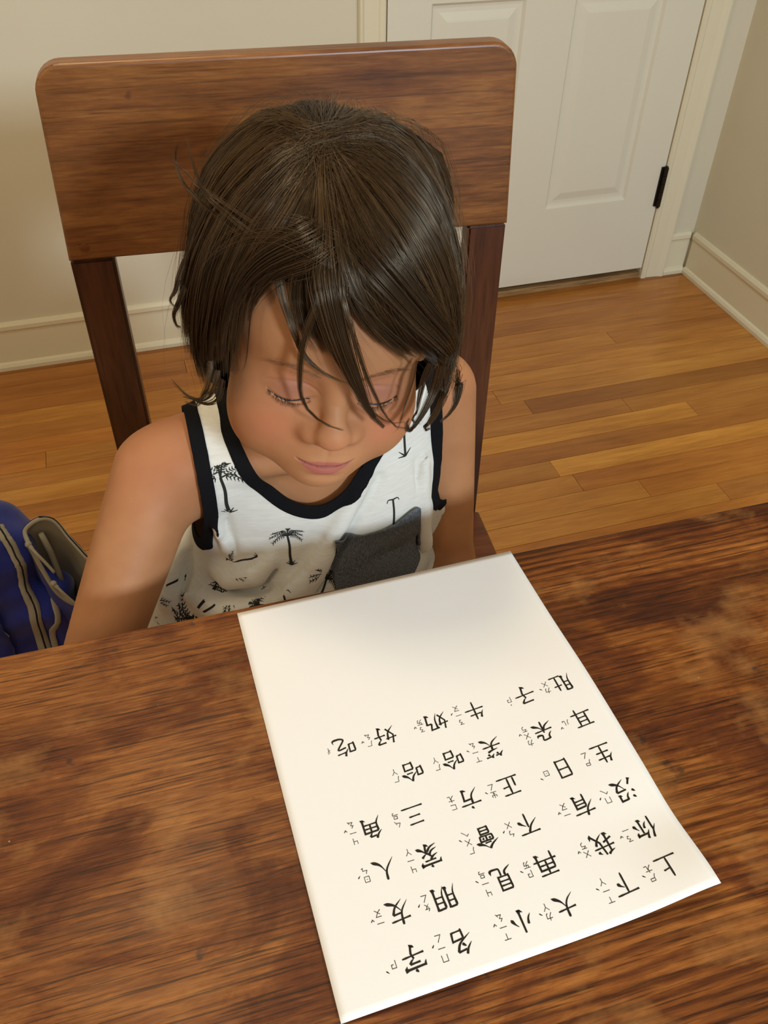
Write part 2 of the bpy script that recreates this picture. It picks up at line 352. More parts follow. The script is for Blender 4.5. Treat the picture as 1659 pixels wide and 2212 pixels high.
# ---- characters: strokes on a 100 x 100 grid (x right, y down). h s z straight, p tapering left sweep, n pressing right sweep, d dot, k ends in a hook, w bent hook curve
GL = {
'上': 's48,10 48,86;h48,44 74,40;h8,88 92,86', '下': 'h8,20 92,16;s48,18 48,94;n54,40 66,48 76,60',
'大': 'h14,42 84,36;p50,10 48,46 36,70 10,90;n48,44 64,70 92,88', '小': 'k50,8 51,88 36,78;p30,34 24,54 12,68;n68,34 78,46 88,64',
'名': 'p42,6 32,24 14,42;z38,22 70,18;p70,18 54,46 10,72;d36,32 48,44;s38,60 40,94;z38,60 78,56 74,88;h40,88 76,86',
'字': 'd46,2 54,12;p16,16 14,26 10,34;k14,20 88,16 80,30;z30,34 68,32;p68,32 60,42 50,48;k50,48 56,66 50,92 38,84;h10,62 90,56',
'你': 'p32,6 22,34 6,56;s22,36 22,94;p54,8 48,26 38,42;k46,28 88,26 82,40;k62,32 63,88 52,80;p50,50 46,64 36,76;n74,48 82,58 90,72',
'我': 'p44,6 32,14 14,20;h8,40 90,34;k30,16 31,88 18,80;z10,68 46,54;k52,6 60,56 88,90 92,72;p78,46 66,68 42,88;n68,12 74,16 80,24',
'再': 'h14,12 86,9;s20,30 20,94;k20,30 78,27 79,88 66,80;s49,12 49,64;h22,47 76,45;h4,66 96,62',
'見': 's28,8 30,62;z28,8 70,6 69,60;h30,24 68,23;h30,40 68,39;h30,57 68,56;p40,60 36,76 10,92;w56,60 57,84 66,88 90,86 92,70',
'朋': 'p14,12 15,60 4,90;k14,12 40,10 41,86 32,78;h16,34 40,33;h16,54 40,53;p56,12 57,60 46,92;k56,12 86,9 87,88 76,80;h58,34 86,33;h58,54 86,53',
'友': 'h12,26 84,20;p44,4 38,50 8,86;z38,46 72,43;p72,43 58,70 28,94;n38,52 60,78 94,92',
'沒': 'd12,10 22,20;d6,34 17,44;k22,68 8,92 16,88;p46,8 44,24 34,38;k46,10 74,8 74,32 64,28;z38,50 78,46;p78,46 66,72 34,94;n44,54 62,76 94,90',
'有': 'h8,22 92,17;p44,4 34,34 6,62;s36,42 36,94;k36,42 76,39 76,90 64,82;h38,56 74,54;h38,70 74,68',
'不': 'h10,16 90,12;p54,16 38,42 8,66;s50,36 50,94;n58,42 72,52 86,66',
'會': 'p50,4 34,20 6,36;n50,6 68,22 96,34;h36,30 62,28;s24,38 26,60;z24,38 76,36 74,58;h26,58 74,57;s50,38 50,57;d34,42 38,50;p64,42 62,48 58,52;s32,66 34,96;z32,66 68,65 67,94;h34,79 66,78;h34,92 66,91',
'家': 'd46,2 54,10;p14,14 12,24 8,32;k12,18 88,14 82,28;h28,32 72,29;p48,32 36,44 16,52;k40,42 60,64 54,92 42,84;p48,52 36,66 14,74;p54,64 38,80 12,90;p78,44 68,52 58,58;n56,54 72,72 94,84',
'人': 'p48,8 42,46 8,88;n46,38 64,70 94,88', '生': 'p30,10 24,30 12,46;h26,32 78,28;s50,8 50,88;h22,58 76,55;h8,90 92,87',
'日': 's26,12 28,90;z26,12 72,10 71,88;h28,47 71,46;h28,84 71,83', '正': 'h14,16 84,13;s50,15 50,84;h50,48 78,45;s26,44 26,84;h6,88 94,85',
'三': 'h20,18 78,14;h26,48 72,45;h6,86 94,82', '方': 'd46,4 54,14;h8,28 92,23;k42,46 74,43 70,88 54,82;p44,26 38,62 10,90',
'角': 'p38,4 28,20 12,34;z36,16 62,14;p62,14 56,24 50,30;p24,34 24,68 8,94;k24,34 78,31 78,88 66,80;h26,50 78,48;h26,66 78,64;s52,34 52,66',
'耳': 'h10,14 88,10;s30,14 31,74;s68,12 69,94;h32,34 68,32;h32,53 68,51;h6,76 94,69',
'朵': 'p36,8 34,26 20,40;w36,10 64,8 62,26 66,32 82,32 86,22;h12,54 88,49;s50,40 50,96;p48,54 36,72 8,88;n52,54 66,70 94,84',
'笑': 'p28,4 22,16 10,26;h24,14 46,11;d32,16 38,24;p62,4 58,14 50,22;h60,12 88,9;d68,15 76,24;p72,32 54,38 26,42;h10,60 88,55;p50,40 42,72 8,94;n52,60 68,80 94,92',
'哈': 's10,30 12,68;z10,30 32,28 30,62;h12,62 30,60;p62,6 52,28 32,46;n62,8 76,28 98,42;h50,44 76,42;s44,60 46,94;z44,60 80,57 78,90;h46,88 78,86',
'肚': 'p16,10 17,60 6,92;k16,10 40,8 41,86 32,78;h18,32 40,31;h18,52 40,51;h54,40 90,37;s71,12 71,86;h46,88 98,85',
'子': 'z22,14 72,11;p72,11 60,28 50,34;k50,34 58,58 52,92 38,82;h6,54 94,48', '牛': 'p30,12 24,30 14,46;h26,34 76,30;h8,60 92,55;s50,6 50,96',
'奶': 'z24,10 16,48 40,82;p40,28 34,62 6,90;h4,40 48,34;p56,18 56,60 44,92;z48,20 84,16 76,46;k76,46 96,44 92,88 78,80',
'好': 'z24,10 16,48 42,82;p42,28 34,64 6,92;h4,40 50,34;z54,18 88,15;p88,15 80,28 72,34;k72,34 77,60 72,92 60,84;h50,54 98,49',
'吃': 's10,24 12,66;z10,24 34,22 32,60;h12,60 32,58;p56,6 50,24 38,40;h52,24 88,19;w46,46 80,42 52,78 54,88 70,92 94,88 94,72',
'ㄅ': 'z48,10 28,42 76,42 70,78 54,88', 'ㄆ': 'z44,10 28,38 80,36;p62,36 50,70 22,92;z32,50 76,92', 'ㄇ': 'z20,88 20,18 80,18 80,88', 'ㄈ': 'z82,20 22,20 22,80 84,80',
'ㄉ': 'z18,34 82,34 76,80 60,90;z50,8 46,52 18,92', 'ㄋ': 'z24,16 74,16 44,44 78,56 66,86 48,78', 'ㄏ': 'z86,20 30,20 28,60 14,92', 'ㄐ': 'z28,12 28,52 72,52;z72,12 72,92',
'ㄒ': 'z12,24 88,24;z50,24 50,88', 'ㄓ': 'z50,8 50,90;z22,20 22,46 78,46 78,20;z34,68 66,68;z12,90 88,90', 'ㄔ': 'z56,8 28,34;z58,30 22,62;z42,48 42,94', 'ㄕ': 'z32,16 80,16 80,46 32,46;z32,16 30,62 14,92',
'ㄖ': 'z22,18 78,18 78,82 22,82 22,18;z44,50 56,50', 'ㄗ': 'z28,92 28,14 76,14 76,52 52,52', 'ㄙ': 'z48,8 20,58 66,66;z62,44 84,88', 'ㄚ': 'z18,10 50,50 50,92;z82,10 50,50',
'ㄛ': 'z18,14 82,14;z52,14 26,40 72,42 74,70 50,90', 'ㄞ': 'z12,18 88,18;z34,18 30,46 80,46 74,80 60,90;z56,30 50,64 20,92', 'ㄟ': 'z10,48 34,22 54,48 92,84', 'ㄠ': 'z48,6 24,36 54,40 26,78 76,80;z64,60 84,92',
'ㄡ': 'z18,16 80,16 52,64 18,92;z28,40 84,92', 'ㄢ': 'z28,14 72,14 70,46 30,46 30,14;z14,64 82,62 76,86 62,92', 'ㄣ': 'z42,8 24,46 74,46 70,80 88,72', 'ㄤ': 'z12,28 86,28;z50,8 46,58 14,92;z54,40 58,88 90,86',
'ㄥ': 'z66,10 20,84 84,84', 'ㄦ': 'z32,20 30,60 12,90;z64,14 64,80 90,82 92,64', 'ㄧ': 'z10,50 90,50', 'ㄨ': 'z20,14 84,88;z82,14 18,88'}
TONE = {'ˊ': 'd26,76 78,22', 'ˇ': 'z18,28 48,72 82,26', 'ˋ': 'd24,22 80,78'}
TEXT = [[('上','ㄕㄤˋ'),('下','ㄒㄧㄚˋ'),('大','ㄉㄚˋ'),('小','ㄒㄧㄠˇ'),('名','ㄇㄧㄥˊ'),('字','ㄗˋ')],
 [('你','ㄋㄧˇ'),('我','ㄨㄛˇ'),('再','ㄗㄞˋ'),('見','ㄐㄧㄢˋ'),('朋','ㄆㄥˊ'),('友','ㄧㄡˇ')],
 [('沒','ㄇㄟˊ'),('有','ㄧㄡˇ'),('不','ㄅㄨˊ'),('會','ㄏㄨㄟˋ'),('家','ㄐㄧㄚ'),('人','ㄖㄣˊ')],
 [('生','ㄕㄥ'),('日','ㄖˋ'),('正','ㄓㄥˋ'),('方','ㄈㄤ'),('三','ㄙㄢ'),('角','ㄐㄧㄠˇ')],
 [('耳','ㄦˇ'),('朵','ㄉㄨㄛˇ'),('笑','ㄒㄧㄠˋ'),('哈','ㄏㄚ'),('哈','ㄏㄚ')],
 [('肚','ㄉㄨˋ'),('子','˙ㄗ'),('牛','ㄋㄧㄡˊ'),('奶','ㄋㄞˇ'),('好','ㄏㄠˇ'),('吃','ㄔ')]]
COLX = [.0204, .0472, .0828, .1090, .1444, .1712]; ROWY = [.0182, .0430, .0682, .0941, .1218, .1506]
iv, iff = [], []
def catmull(P, n=7):
    P = [np.array(p, float) for p in P]; Q = [2*P[0]-P[1]] + P + [2*P[-1]-P[-2]]; out = []
    for i in range(1, len(Q)-2):
        for t in np.linspace(0, 1, n, endpoint=False):
            a, b_, c, d = Q[i-1], Q[i], Q[i+1], Q[i+2]
            out.append(.5*((2*b_)+(-a+c)*t+(2*a-5*b_+4*c-d)*t*t+(-a+3*b_-3*c+d)*t**3))
    return out + [P[-1]]
PROF = {'h': [(0, .85), (.06, .9), (.2, .6), (.75, .62), (.92, 1.0), (1, .55)], 's': [(0, .6), (.05, 1.15), (.14, .9), (.8, .85), (.93, 1.0), (1, .6)], 'z': [(0, .9), (.1, .8), (.5, .75), (1, .9)],
        'p': [(0, .75), (.06, 1.1), (.3, .9), (.7, .6), (1, .12)], 'n': [(0, .3), (.3, .55), (.75, 1.45), (.86, 1.3), (1, .12)], 'd': [(0, .25), (.35, .9), (.8, 1.25), (1, .6)], 'k': [(0, .85), (.1, .85), (.8, .95), (.88, 1.1), (1, .12)], 'w': [(0, .8), (.5, .8), (.85, 1.1), (1, .12)]}
def stroke(kind, P, wd, place):
    if kind in 'pnw' and len(P) > 2: P = catmull(P)
    else:
        Q = []
        for a, b_ in zip(P[:-1], P[1:]):
            for t in np.linspace(0, 1, 6, endpoint=False): Q.append(np.array(a)*(1-t)+np.array(b_)*t)
        P = Q + [np.array(P[-1], float)]
    P = [np.asarray(q, float) for q in P]
    L = np.concatenate([[0], np.cumsum([np.linalg.norm(b_-a) for a, b_ in zip(P[:-1], P[1:])])]); T = L/L[-1]
    pr = PROF[kind]; W = np.interp(T, [x for x, _ in pr], [y for _, y in pr])*wd/2
    base = len(iv)
    for i, q in enumerate(P):
        t = P[min(i+1, len(P)-1)]-P[max(i-1, 0)]; t = t/(np.linalg.norm(t)+1e-9); n = np.array([-t[1], t[0]])
        k = 1.0
        if 0 < i < len(P)-1:
            a = P[i]-P[i-1]; c = P[i+1]-P[i]; cs = np.dot(a, c)/(np.linalg.norm(a)*np.linalg.norm(c)+1e-9); k = 1/max(.55, math.sqrt(max(0, (1+cs)/2)))
        for s in (1, -1): iv.append(place(*(q + s*n*W[i]*k)))
    for i in range(len(P)-1):
        a = base+2*i; iff.append((a, a+1, a+3, a+2))
def glyph(data, cx, cy, size, wd):
    """cx, cy in reading coordinates of the page (from its reading top-left corner); the page lies upside down to the camera"""
    def place(x, y):
        rx = cx + (x-50)/100*size; ry = cy + (y-50)/100*size
        return tuple(paper_pt(PW-rx, PH-ry, 0.00009 + 0.00001*(len(iff) % 5)))
    for st_ in data.split(';'):
        P = [tuple(map(float, q.split(','))) for q in st_[1:].split()]; stroke(st_[0], P, wd, place)
for ri, row in enumerate(TEXT):
    for ci, (ch, zy) in enumerate(row):
        cx, cy = COLX[ci], ROWY[ri]
        if ri == 4 and ci == 4: cx = .1359
        glyph(GL[ch], cx, cy, 0.0152, 8.8)
        sym = [c for c in zy if c in GL]; tone = [c for c in zy if c in TONE]; n = len(sym); ps = 0.0047
        for i, c in enumerate(sym): glyph(GL[c], cx+0.0110, cy+(i-(n-1)/2)*ps*1.12, ps*1.05, 9.0)
        if tone: glyph(TONE[tone[0]], cx+0.0150, cy+((n-1)/2-.55)*ps*1.05, .0026, 22)
        if '˙' in zy: glyph('z40,44 60,56', cx+0.0112, cy-.0040, .0028, 30)
mi, *_ = newmat('black_ink', 0.5, 0.3, s2l(24, 20, 18))
me = mesh_np('printed_text', iv, iff, False); o = loc2(link('printed_text', me, mi, paper)); o['label'] = 'black printed Chinese characters with small phonetic symbols'

# ================================================================ chair
m, nt, b, col, h, v = wood('chair_back_wood', [(84, 48, 20), (122, 74, 34), (154, 102, 50)], 'x', 1.7, 0.34, 0.35, 0.5, band=2.4, poresc=1.4)
st = noise(nt, coords(nt, (1, 1, 3), loc=(1.37, 0.3, .2)), 6.0, 4, 0.5, .4)
col = mix(nt, col, ramp(nt, st, [(0.55, g(1.0)), (0.68, (0.66, 0.55, 0.5))]), .8, 'MULTIPLY')
st3 = noise(nt, coords(nt, (1, 1, 1), loc=(5, 3, 0)), 42.0, 2, 0.5)
col = mix(nt, col, (0.06, 0.02, 0.01), ramp(nt, st3, [(0.72, g(0)), (0.78, g(0.6))]))
nt.links.new(col, b.inputs['Base Color']); bump(nt, b, h, 0.2, 0.0005); MCB = m
m, nt, b, col, h, v = wood('chair_frame_wood', [(52, 26, 13), (76, 39, 20), (96, 52, 27)], 'z', 1.3, 0.36, 0.35, 0.5, band=1.6)
nt.links.new(col, b.inputs['Base Color']); bump(nt, b, h, 0.15, 0.0005); MCF = m
m, nt, b, col, h, v = wood('chair_seat_wood', [(84, 40, 18), (116, 60, 28), (140, 82, 40)], 'x', 1.0, 0.36, 0.3, 0.5, band=1.6)
nt.links.new(col, b.inputs['Base Color']); MCS = m
CH = Matrix.Translation((-1.4141, -1.2110, 0)) @ Matrix.Rotation(-0.0753, 4, 'Z')
chair = empty('dining_chair', CH.translation, -0.0753); tag(chair, 'dark brown wooden dining chair with a broad flat top rail, behind the child', 'chair')
RK = 0.0308; ZB = 0.8439; RH = 0.1713
def cb(x, d, z):   # chair back plane: x across, d depth backwards, z up
    return Vector((x, d + (z-ZB)*math.tan(RK), z))
# top rail, rounded upper corners, rounded upper edge
bm = bmesh.new(); hwB, hwT = .220, .2135; zt = ZB+RH; R = 0.024
prof = [(-hwB, ZB), (hwB, ZB)]
for k in range(9): a = math.pi/2*k/8; prof.append((hwT-R+R*math.cos(a), zt-R+R*math.sin(a)))
for k in range(9): a = math.pi/2+math.pi/2*k/8; prof.append((-hwT+R+R*math.cos(a), zt-R+R*math.sin(a)))
TK = 0.021
F_ = [bm.verts.new(cb(x, 0, z)) for x, z in prof]; B_ = [bm.verts.new(cb(x, TK, z)) for x, z in prof]
f1 = bm.faces.new(F_); f2 = bm.faces.new(B_[::-1]); n = len(prof)
for i in range(n): bm.faces.new([F_[(i+1) % n], F_[i], B_[i], B_[(i+1) % n]])
bmesh.ops.recalc_face_normals(bm, faces=bm.faces[:])
bmesh.ops.bevel(bm, geom=list(f1.edges)+list(f2.edges), offset=.0035, segments=4, affect='EDGES', profile=.5)
bm_obj('top_rail', bm, MCB, chair)
def plank(name, pts8, mat, bev=.003):
    bm = bmesh.new(); vs = [bm.verts.new(p) for p in pts8]
    for f in ((0,3,2,1), (4,5,6,7), (0,1,5,4), (1,2,6,5), (2,3,7,6), (3,0,4,7)): bm.faces.new([vs[i] for i in f])
    bmesh.ops.recalc_face_normals(bm, faces=bm.faces[:]); bmesh.ops.bevel(bm, geom=bm.edges[:], offset=bev, segments=2, affect='EDGES')
    return bm_obj(name, bm, mat, chair)
def q4(x0, x1, z, d0, d1): return [cb(x0, d0, z), cb(x1, d0, z), cb(x1, d1, z), cb(x0, d1, z)]
for s in (-1, 1):
    # upper stile (slightly recessed behind the face of the rail), then the rear leg
    xo, xi = s*.2195, s*.178; a, b2 = min(xo, xi), max(xo, xi)
    lo = q4(a, b2, .40, .003, .036); hi = q4(a, b2, ZB-.0004, .002, .024)
    plank('leg' if False else 'back_post', lo + hi, MCF)
    foot = [Vector((a, .045, 0)), Vector((b2, .045, 0)), Vector((b2, .078, 0)), Vector((a, .078, 0))]
    plank('leg', foot + [cb(a, .003, .3995), cb(b2, .003, .3995), cb(b2, .036, .3995), cb(a, .036, .3995)], MCF)
    plank('leg', [Vector((s*.185-.018, -.405, 0)), Vector((s*.185+.018, -.405, 0)), Vector((s*.185+.018, -.375, 0)), Vector((s*.185-.018, -.375, 0)), Vector((s*.195-.021, -.410, .425)), Vector((s*.195+.021, -.410, .425)), Vector((s*.195+.021, -.370, .425)), Vector((s*.195-.021, -.370, .425))], MCF)
    box_obj('stretcher', (s*.19-.009, s*.19+.009, -.374, .035, .17, .20), MCF, chair, bev=.002)
    box_obj('seat_rail', (s*.196-.010, s*.196+.010, -.369, -.015, .365, .425), MCF, chair, bev=.002)
box_obj('seat_rail', (-.173, .173, -.405, -.383, .365, .425), MCF, chair, bev=.002)
box_obj('lower_back_rail', (-.1775, .1775, -.006, .012, .50, .56), MCF, chair, bev=.003)
bm = bmesh.new(); box(bm, -.222, .222, -.425, -.012, .4255, .447, bev=.006, seg=3); bm_obj('seat', bm, MCS, chair)

bm = bmesh.new(); c = cb(-.203, 0, ZB+.013); tube(bm, [c+Vector((0, .004, 0)), c+Vector((0, -.0005, 0))], .0042, 16); o = bm_obj('plug', bm, MCS, chair); o['label'] = 'round wooden plug at lower left corner'
# ================================================================ the child: signed distance modelling
HC = np.array([-1.4588, -1.5099, 0.9351])                     # head centre between the ears (world)
HM = np.array([[-0.97832, -0.13566, 0.15666], [0.12179, -0.98794, -0.09555], [0.16773, -0.0744, 0.98302]])  # columns: right, forward, up
def h2w(p): return HC + np.asarray(p, float) @ HM.T
def w2h(P): return (P - HC) @ HM
def smin(a, b, k): h = np.clip(.5+.5*(b-a)/k, 0, 1); return b*(1-h)+a*h-k*h*(1-h)
def smax(a, b, k): return -smin(-a, -b, k)
def ell(P, c, r):
    r = np.asarray(r, float); q = (P-np.asarray(c)); k0 = np.sqrt(((q/r)**2).sum(-1)); k1 = np.sqrt(((q/r**2)**2).sum(-1)); return k0*(k0-1)/np.maximum(k1, 1e-9)
def cap(P, a, b, ra, rb=None):
    rb = ra if rb is None else rb; a = np.asarray(a, float); b = np.asarray(b, float); d = b-a
    t = np.clip(((P-a)@d)/(d@d), 0, 1); return np.linalg.norm(P-a-t[..., None]*d, axis=-1)-(ra+(rb-ra)*t)
def bend(P, pts, rad):
    o = None
    for i in range(len(pts)-1):
        d = cap(P, pts[i], pts[i+1], rad[i], rad[i+1]); o = d if o is None else np.minimum(o, d)
    return o
def head_sdf(P):
    """P in head frame (x right, y forward, z up)"""
    A = P.copy(); A[..., 0] = np.abs(A[..., 0]); x, y, z = P[..., 0], P[..., 1], P[..., 2]
    d = ell(P, (0, -.014, .028), (.0720, .089, .0775))
    d = smin(d, ell(P, (0, .022, .022), (.058, .053, .056)), .02)
    d = smin(d, ell(P, (0, .018, -.034), (.0545, .050, .056)), .025)
    d = smin(d, ell(A, (.0315, .043, -.040), (.0300, .0280, .032)), .022)
    d = smin(d, ell(A, (.033, .018, -.062), (.0240, .035, .0230)), .022)
    d = smin(d, ell(P, (0, .057, -.078), (.019, .018, .0165)), .024)
    d = smin(d, ell(P, (0, .058, -.054), (.025, .019, .024)), .020)
    # sockets
    d = smax(d, -ell(A, (.0275, .0825, -.004), (.0165, .0125, .0090)), .014)
    # nose
    n = bend(P, [(0, .0690, .010), (0, .0745, -.012), (0, .0835, -.0275)], [.0060, .0062, .0078])
    n = smin(n, ell(P, (0, .0850, -.0300), (.0115, .0092, .0088)), .006)
    n = smin(n, ell(A, (.0125, .0770, -.0335), (.0072, .0078, .0066)), .0055)
    d = smin(d, n, .0085)
    d = smax(d, -ell(A, (.0062, .0825, -.0405), (.0032, .0050, .0028)), .003)
    # closed eyelids over the eyeball
    e = np.linalg.norm(A-np.array([.0276, .0545, -.0080]), axis=-1)-.0154
    d = smin(d, e, .0045)
    lash = np.stack([A[..., 0], A[..., 1], A[..., 2]+.0150-((A[..., 0]-.0275)/.0135)**2*.0040], -1)   # arc, lower in the middle
    inx = np.abs(A[..., 0]-.0272)
    gr = np.sqrt(lash[..., 2]**2*1.0 + (np.maximum(0, .0665-A[..., 1])*.5)**2)
    d = d + np.where(inx < .016, .0013*np.exp(-(lash[..., 2]/.0009)**2)*np.clip((.0155-inx)/.004, 0, 1)*(A[..., 1] > .05), 0)
    # upper lid crease
    cr = A[..., 2]+.0010+((A[..., 0]-.0275)/.016)**2*.0045
    d = d + np.where(inx < .018, .0007*np.exp(-(cr/.0012)**2)*np.clip((.018-inx)/.005, 0, 1)*(A[..., 1] > .05), 0)
    # lips
    up = smin(ell(A, (.0050, .0755, -.0575), (.0080, .0054, .0034)), ell(A, (.0115, .0725, -.0575), (.0075, .0046, .0025)), .004)
    lo = smin(ell(P, (0, .0745, -.0650), (.0115, .0066, .0048)), ell(A, (.0105, .0718, -.0622), (.0070, .0050, .0032)), .004)
    d = smin(d, up, .0035); d = smin(d, lo, .0035)
    ml = P[..., 2]+.0612-(np.abs(P[..., 0])/.02)**2*.0042
    d = d + .0024*np.exp(-(ml/.00085)**2)*np.clip((.0205-np.abs(P[..., 0]))/.004, 0, 1)*(P[..., 1] > .05)
    d = d + .0009*np.exp(-(P[..., 0]/.0022)**2)*np.exp(-((P[..., 2]+.0490)/.0042)**2)*(P[..., 1] > .05)
    d = d + .0016*np.exp(-(P[..., 0]/.010)**2-((P[..., 2]+.0725)/.0035)**2)*(P[..., 1] > .05)
    # ears
    ea = ell(A, (.0735, -.008, -.008), (.0075, .016, .026)); ea = smax(ea, -ell(A, (.082, -.006, -.006), (.006, .010, .018)), .003)
    d = smin(d, ea, .004)
    return d
W3 = lambda *p: np.array(p, float)
SHR, ELR, WRR = W3(-1.588, -1.428, .762), W3(-1.683, -1.545, .632), W3(-1.600, -1.645, .600)
SHL, ELL_, WRL = W3(-1.328, -1.392, .772), W3(-1.322, -1.440, .585), W3(-1.375, -1.580, .588)
HIPR, KNR, ANR = W3(-1.495, -1.345, .516), W3(-1.545, -1.690, .510), W3(-1.535, -1.640, .130)
HIPL, KNL, ANL = W3(-1.385, -1.345, .516), W3(-1.335, -1.690, .510), W3(-1.345, -1.640, .130)
NB = W3(-1.447, -1.420, .800)
def hand(P, wr, d_, side, up=(0, 0, 1)):
    """palm plus five separate fingers; d_ = pointing direction, side = towards the thumb"""
    d_ = np.asarray(d_, float)/np.linalg.norm(d_); s = np.asarray(side, float); s = s-(s@d_)*d_; s /= np.linalg.norm(s); u = np.cross(d_, s); u *= np.sign(u[2]+1e-9)
    pc = wr+d_*.034; o = bend(P, [wr, wr+d_*.018, pc], [.019, .017, .016])
    q = np.stack([(P-pc)@d_, (P-pc)@s, (P-pc)@u], -1); o = smin(o, ell(q, (0.002, 0, 0), (.034, .028, .0115)), .01)
    for k, (off, ln) in enumerate(((.0215, .042), (.0075, .047), (-.0065, .044), (-.0200, .035))):
        a = pc+d_*.026+s*off; b = a+d_*ln*.5-u*.003; c = b+d_*ln*.42-u*.012
        o = smin(o, bend(P, [a, b, c], [.0068, .0062, .0054]), .0025)
    a = wr+d_*.020+s*.018; b = a+s*.020+d_*.014; c = b+d_*.020+s*.004-u*.004
    return smin(o, bend(P, [a, b, c], [.0095, .0080, .0068]), .005)
def torso_sdf(P):
    d = ell(P, (-1.440, -1.335, .530), (.112, .090, .078))
    d = smin(d, ell(P, (-1.443, -1.370, .615), (.098, .074, .10)), .05)
    d = smin(d, ell(P, (-1.445, -1.400, .710), (.111, .070, .088)), .05)
    d = smin(d, cap(P, SHR+W3(.035, .002, -.004), SHL-W3(.035, -.002, .002), .040, .040), .035)
    return d
def body_sdf(P):
    d = torso_sdf(P)
    # neck, trapezius, collar bones
    d = smin(d, cap(P, NB, h2w((0, -.018, -.055)), .041, .040), .03)
    d = smin(d, cap(P, NB+W3(-.015, .005, .012), SHR+W3(.030, .005, .008), .030, .027), .03)
    d = smin(d, cap(P, NB+W3(.015, .005, .012), SHL+W3(-.030, .005, .008), .030, .027), .03)
    d = smin(d, cap(P, NB+W3(-.012, -.052, -.020), SHR+W3(.020, -.020, .016), .008, .008), .018)
    d = smin(d, cap(P, NB+W3(.012, -.052, -.020), SHL+W3(-.020, -.020, .016), .008, .008), .018)
    for sh, el, wr, dr, sd in ((SHR, ELR, WRR, (.55, -.80, -.10), (.8, .5, .3)), (SHL, ELL_, WRL, (-.45, -.85, -.10), (-.8, .5, .3))):
        mid = sh*.62+el*.38
        arm = bend(P, [sh, mid, el], [.0375, .0335, .0270]); arm = smin(arm, bend(P, [el, el*.6+wr*.4, wr], [.0280, .0285, .0190]), .012)
        arm = smin(arm, hand(P, wr, dr, sd), .010); d = smin(d, arm, .022)
    for hp, kn, an, s in ((HIPR, KNR, ANR, -1), (HIPL, KNL, ANL, 1)):
        leg = bend(P, [hp, hp*.5+kn*.5, kn], [.066, .056, .042]); leg = smin(leg, bend(P, [kn, kn*.65+an*.35+W3(0, .012, 0), an], [.040, .040, .026]), .015)
        ft = bend(P, [an+W3(0, .012, -.075), an+W3(0, -.03, -.09), an+W3(s*.006, -.10, -.108)], [.026, .024, .016]); leg = smin(leg, bend(P, [an, an+W3(0, .008, -.07)], [.026, .024]), .01)
        leg = smin(leg, ft, .015)
        for t in range(5): leg = smin(leg, cap(P, an+W3(s*(-.016+.009*t), -.105+abs(t-1)*.004, -.110), an+W3(s*(-.018+.010*t), -.128+t*.006, -.116), .0078-.0006*t), .004)
        d = smin(d, leg, .03)
    return d
def full_sdf(P):
    b = body_sdf(P); H = w2h(P); near = np.abs(H).max(-1) < .17
    h = np.full(b.shape, 1.0); h[near] = head_sdf(H[near]); return smin(b, h, .016)
def chunked(f, P, n=400000):
    return np.concatenate([f(P[i:i+n]) for i in range(0, len(P), n)])
def surface_nets(f, lo, hi, h):
    lo = np.array(lo, float); n = np.ceil((np.array(hi)-lo)/h).astype(int)+1
    # coarse pass to skip empty space
    G = np.stack(np.meshgrid(*[lo[i]+h*np.arange(n[i]) for i in range(3)], indexing='ij'), -1)
    c = 4; Gc = G[::c, ::c, ::c].reshape(-1, 3); vc = chunked(f, Gc).reshape(G[::c, ::c, ::c].shape[:3])
    big = np.repeat(np.repeat(np.repeat(vc, c, 0), c, 1), c, 2)[:n[0], :n[1], :n[2]]
    D = big.copy(); m = np.abs(big) < h*c*3.2
    D[m] = chunked(f, G[m]); s = D < 0
    cell = np.zeros(tuple(n-1), bool); cr = np.zeros(tuple(n-1)+(3,)); cnt = np.zeros(tuple(n-1))
    sl = lambda a, o: a[o[0]:o[0]+n[0]-1, o[1]:o[1]+n[1]-1, o[2]:o[2]+n[2]-1]
    cs = [(i, j, k) for i in (0, 1) for j in (0, 1) for k in (0, 1)]
    for a in cs:
        for ax in range(3):
            if a[ax]: continue
            b = list(a); b[ax] = 1
            da, db = sl(D, a), sl(D, b); x = (da < 0) != (db < 0); t = np.where(x, da/np.where(x, da-db, 1), 0)
            for q in range(3): cr[..., q] += np.where(x, a[q]+(t if q == ax else 0), 0)
            cnt += x
    cell = cnt > 0; idx = -np.ones(cell.shape, int); idx[cell] = np.arange(cell.sum())
    V = lo+h*(np.stack(np.nonzero(cell), -1)+cr[cell]/cnt[cell][:, None]); F = []
    for ax in range(3):
        u, v = (ax+1) % 3, (ax+2) % 3; A = [slice(1, n[i]-1) for i in range(3)]; A[ax] = slice(0, n[ax]-1); B = list(A); B[ax] = slice(1, n[ax])
        sa, sb = s[tuple(A)], s[tuple(B)]; x = np.nonzero(sa != sb); base = np.stack(x, -1)+np.array([0 if i == ax else 1 for i in range(3)])
        def I(du, dv): o = base.copy(); o[:, u] += du; o[:, v] += dv; return idx[o[:, 0], o[:, 1], o[:, 2]]
        q = np.stack([I(-1, -1), I(0, -1), I(0, 0), I(-1, 0)], -1); fl = ~sa[x]; q[fl] = q[fl][:, ::-1]; F.append(q)
    return V, np.concatenate(F)
def project(f, V, it=3):
    e = 2e-4
    for _ in range(it):
        d = chunked(f, V); gr = np.stack([chunked(f, V+np.eye(3)[i]*e)-d for i in range(3)], -1)/e
        V = V-np.clip(d, -.004, .004)[:, None]*gr/np.maximum((gr**2).sum(-1), .25)[:, None]
    return V
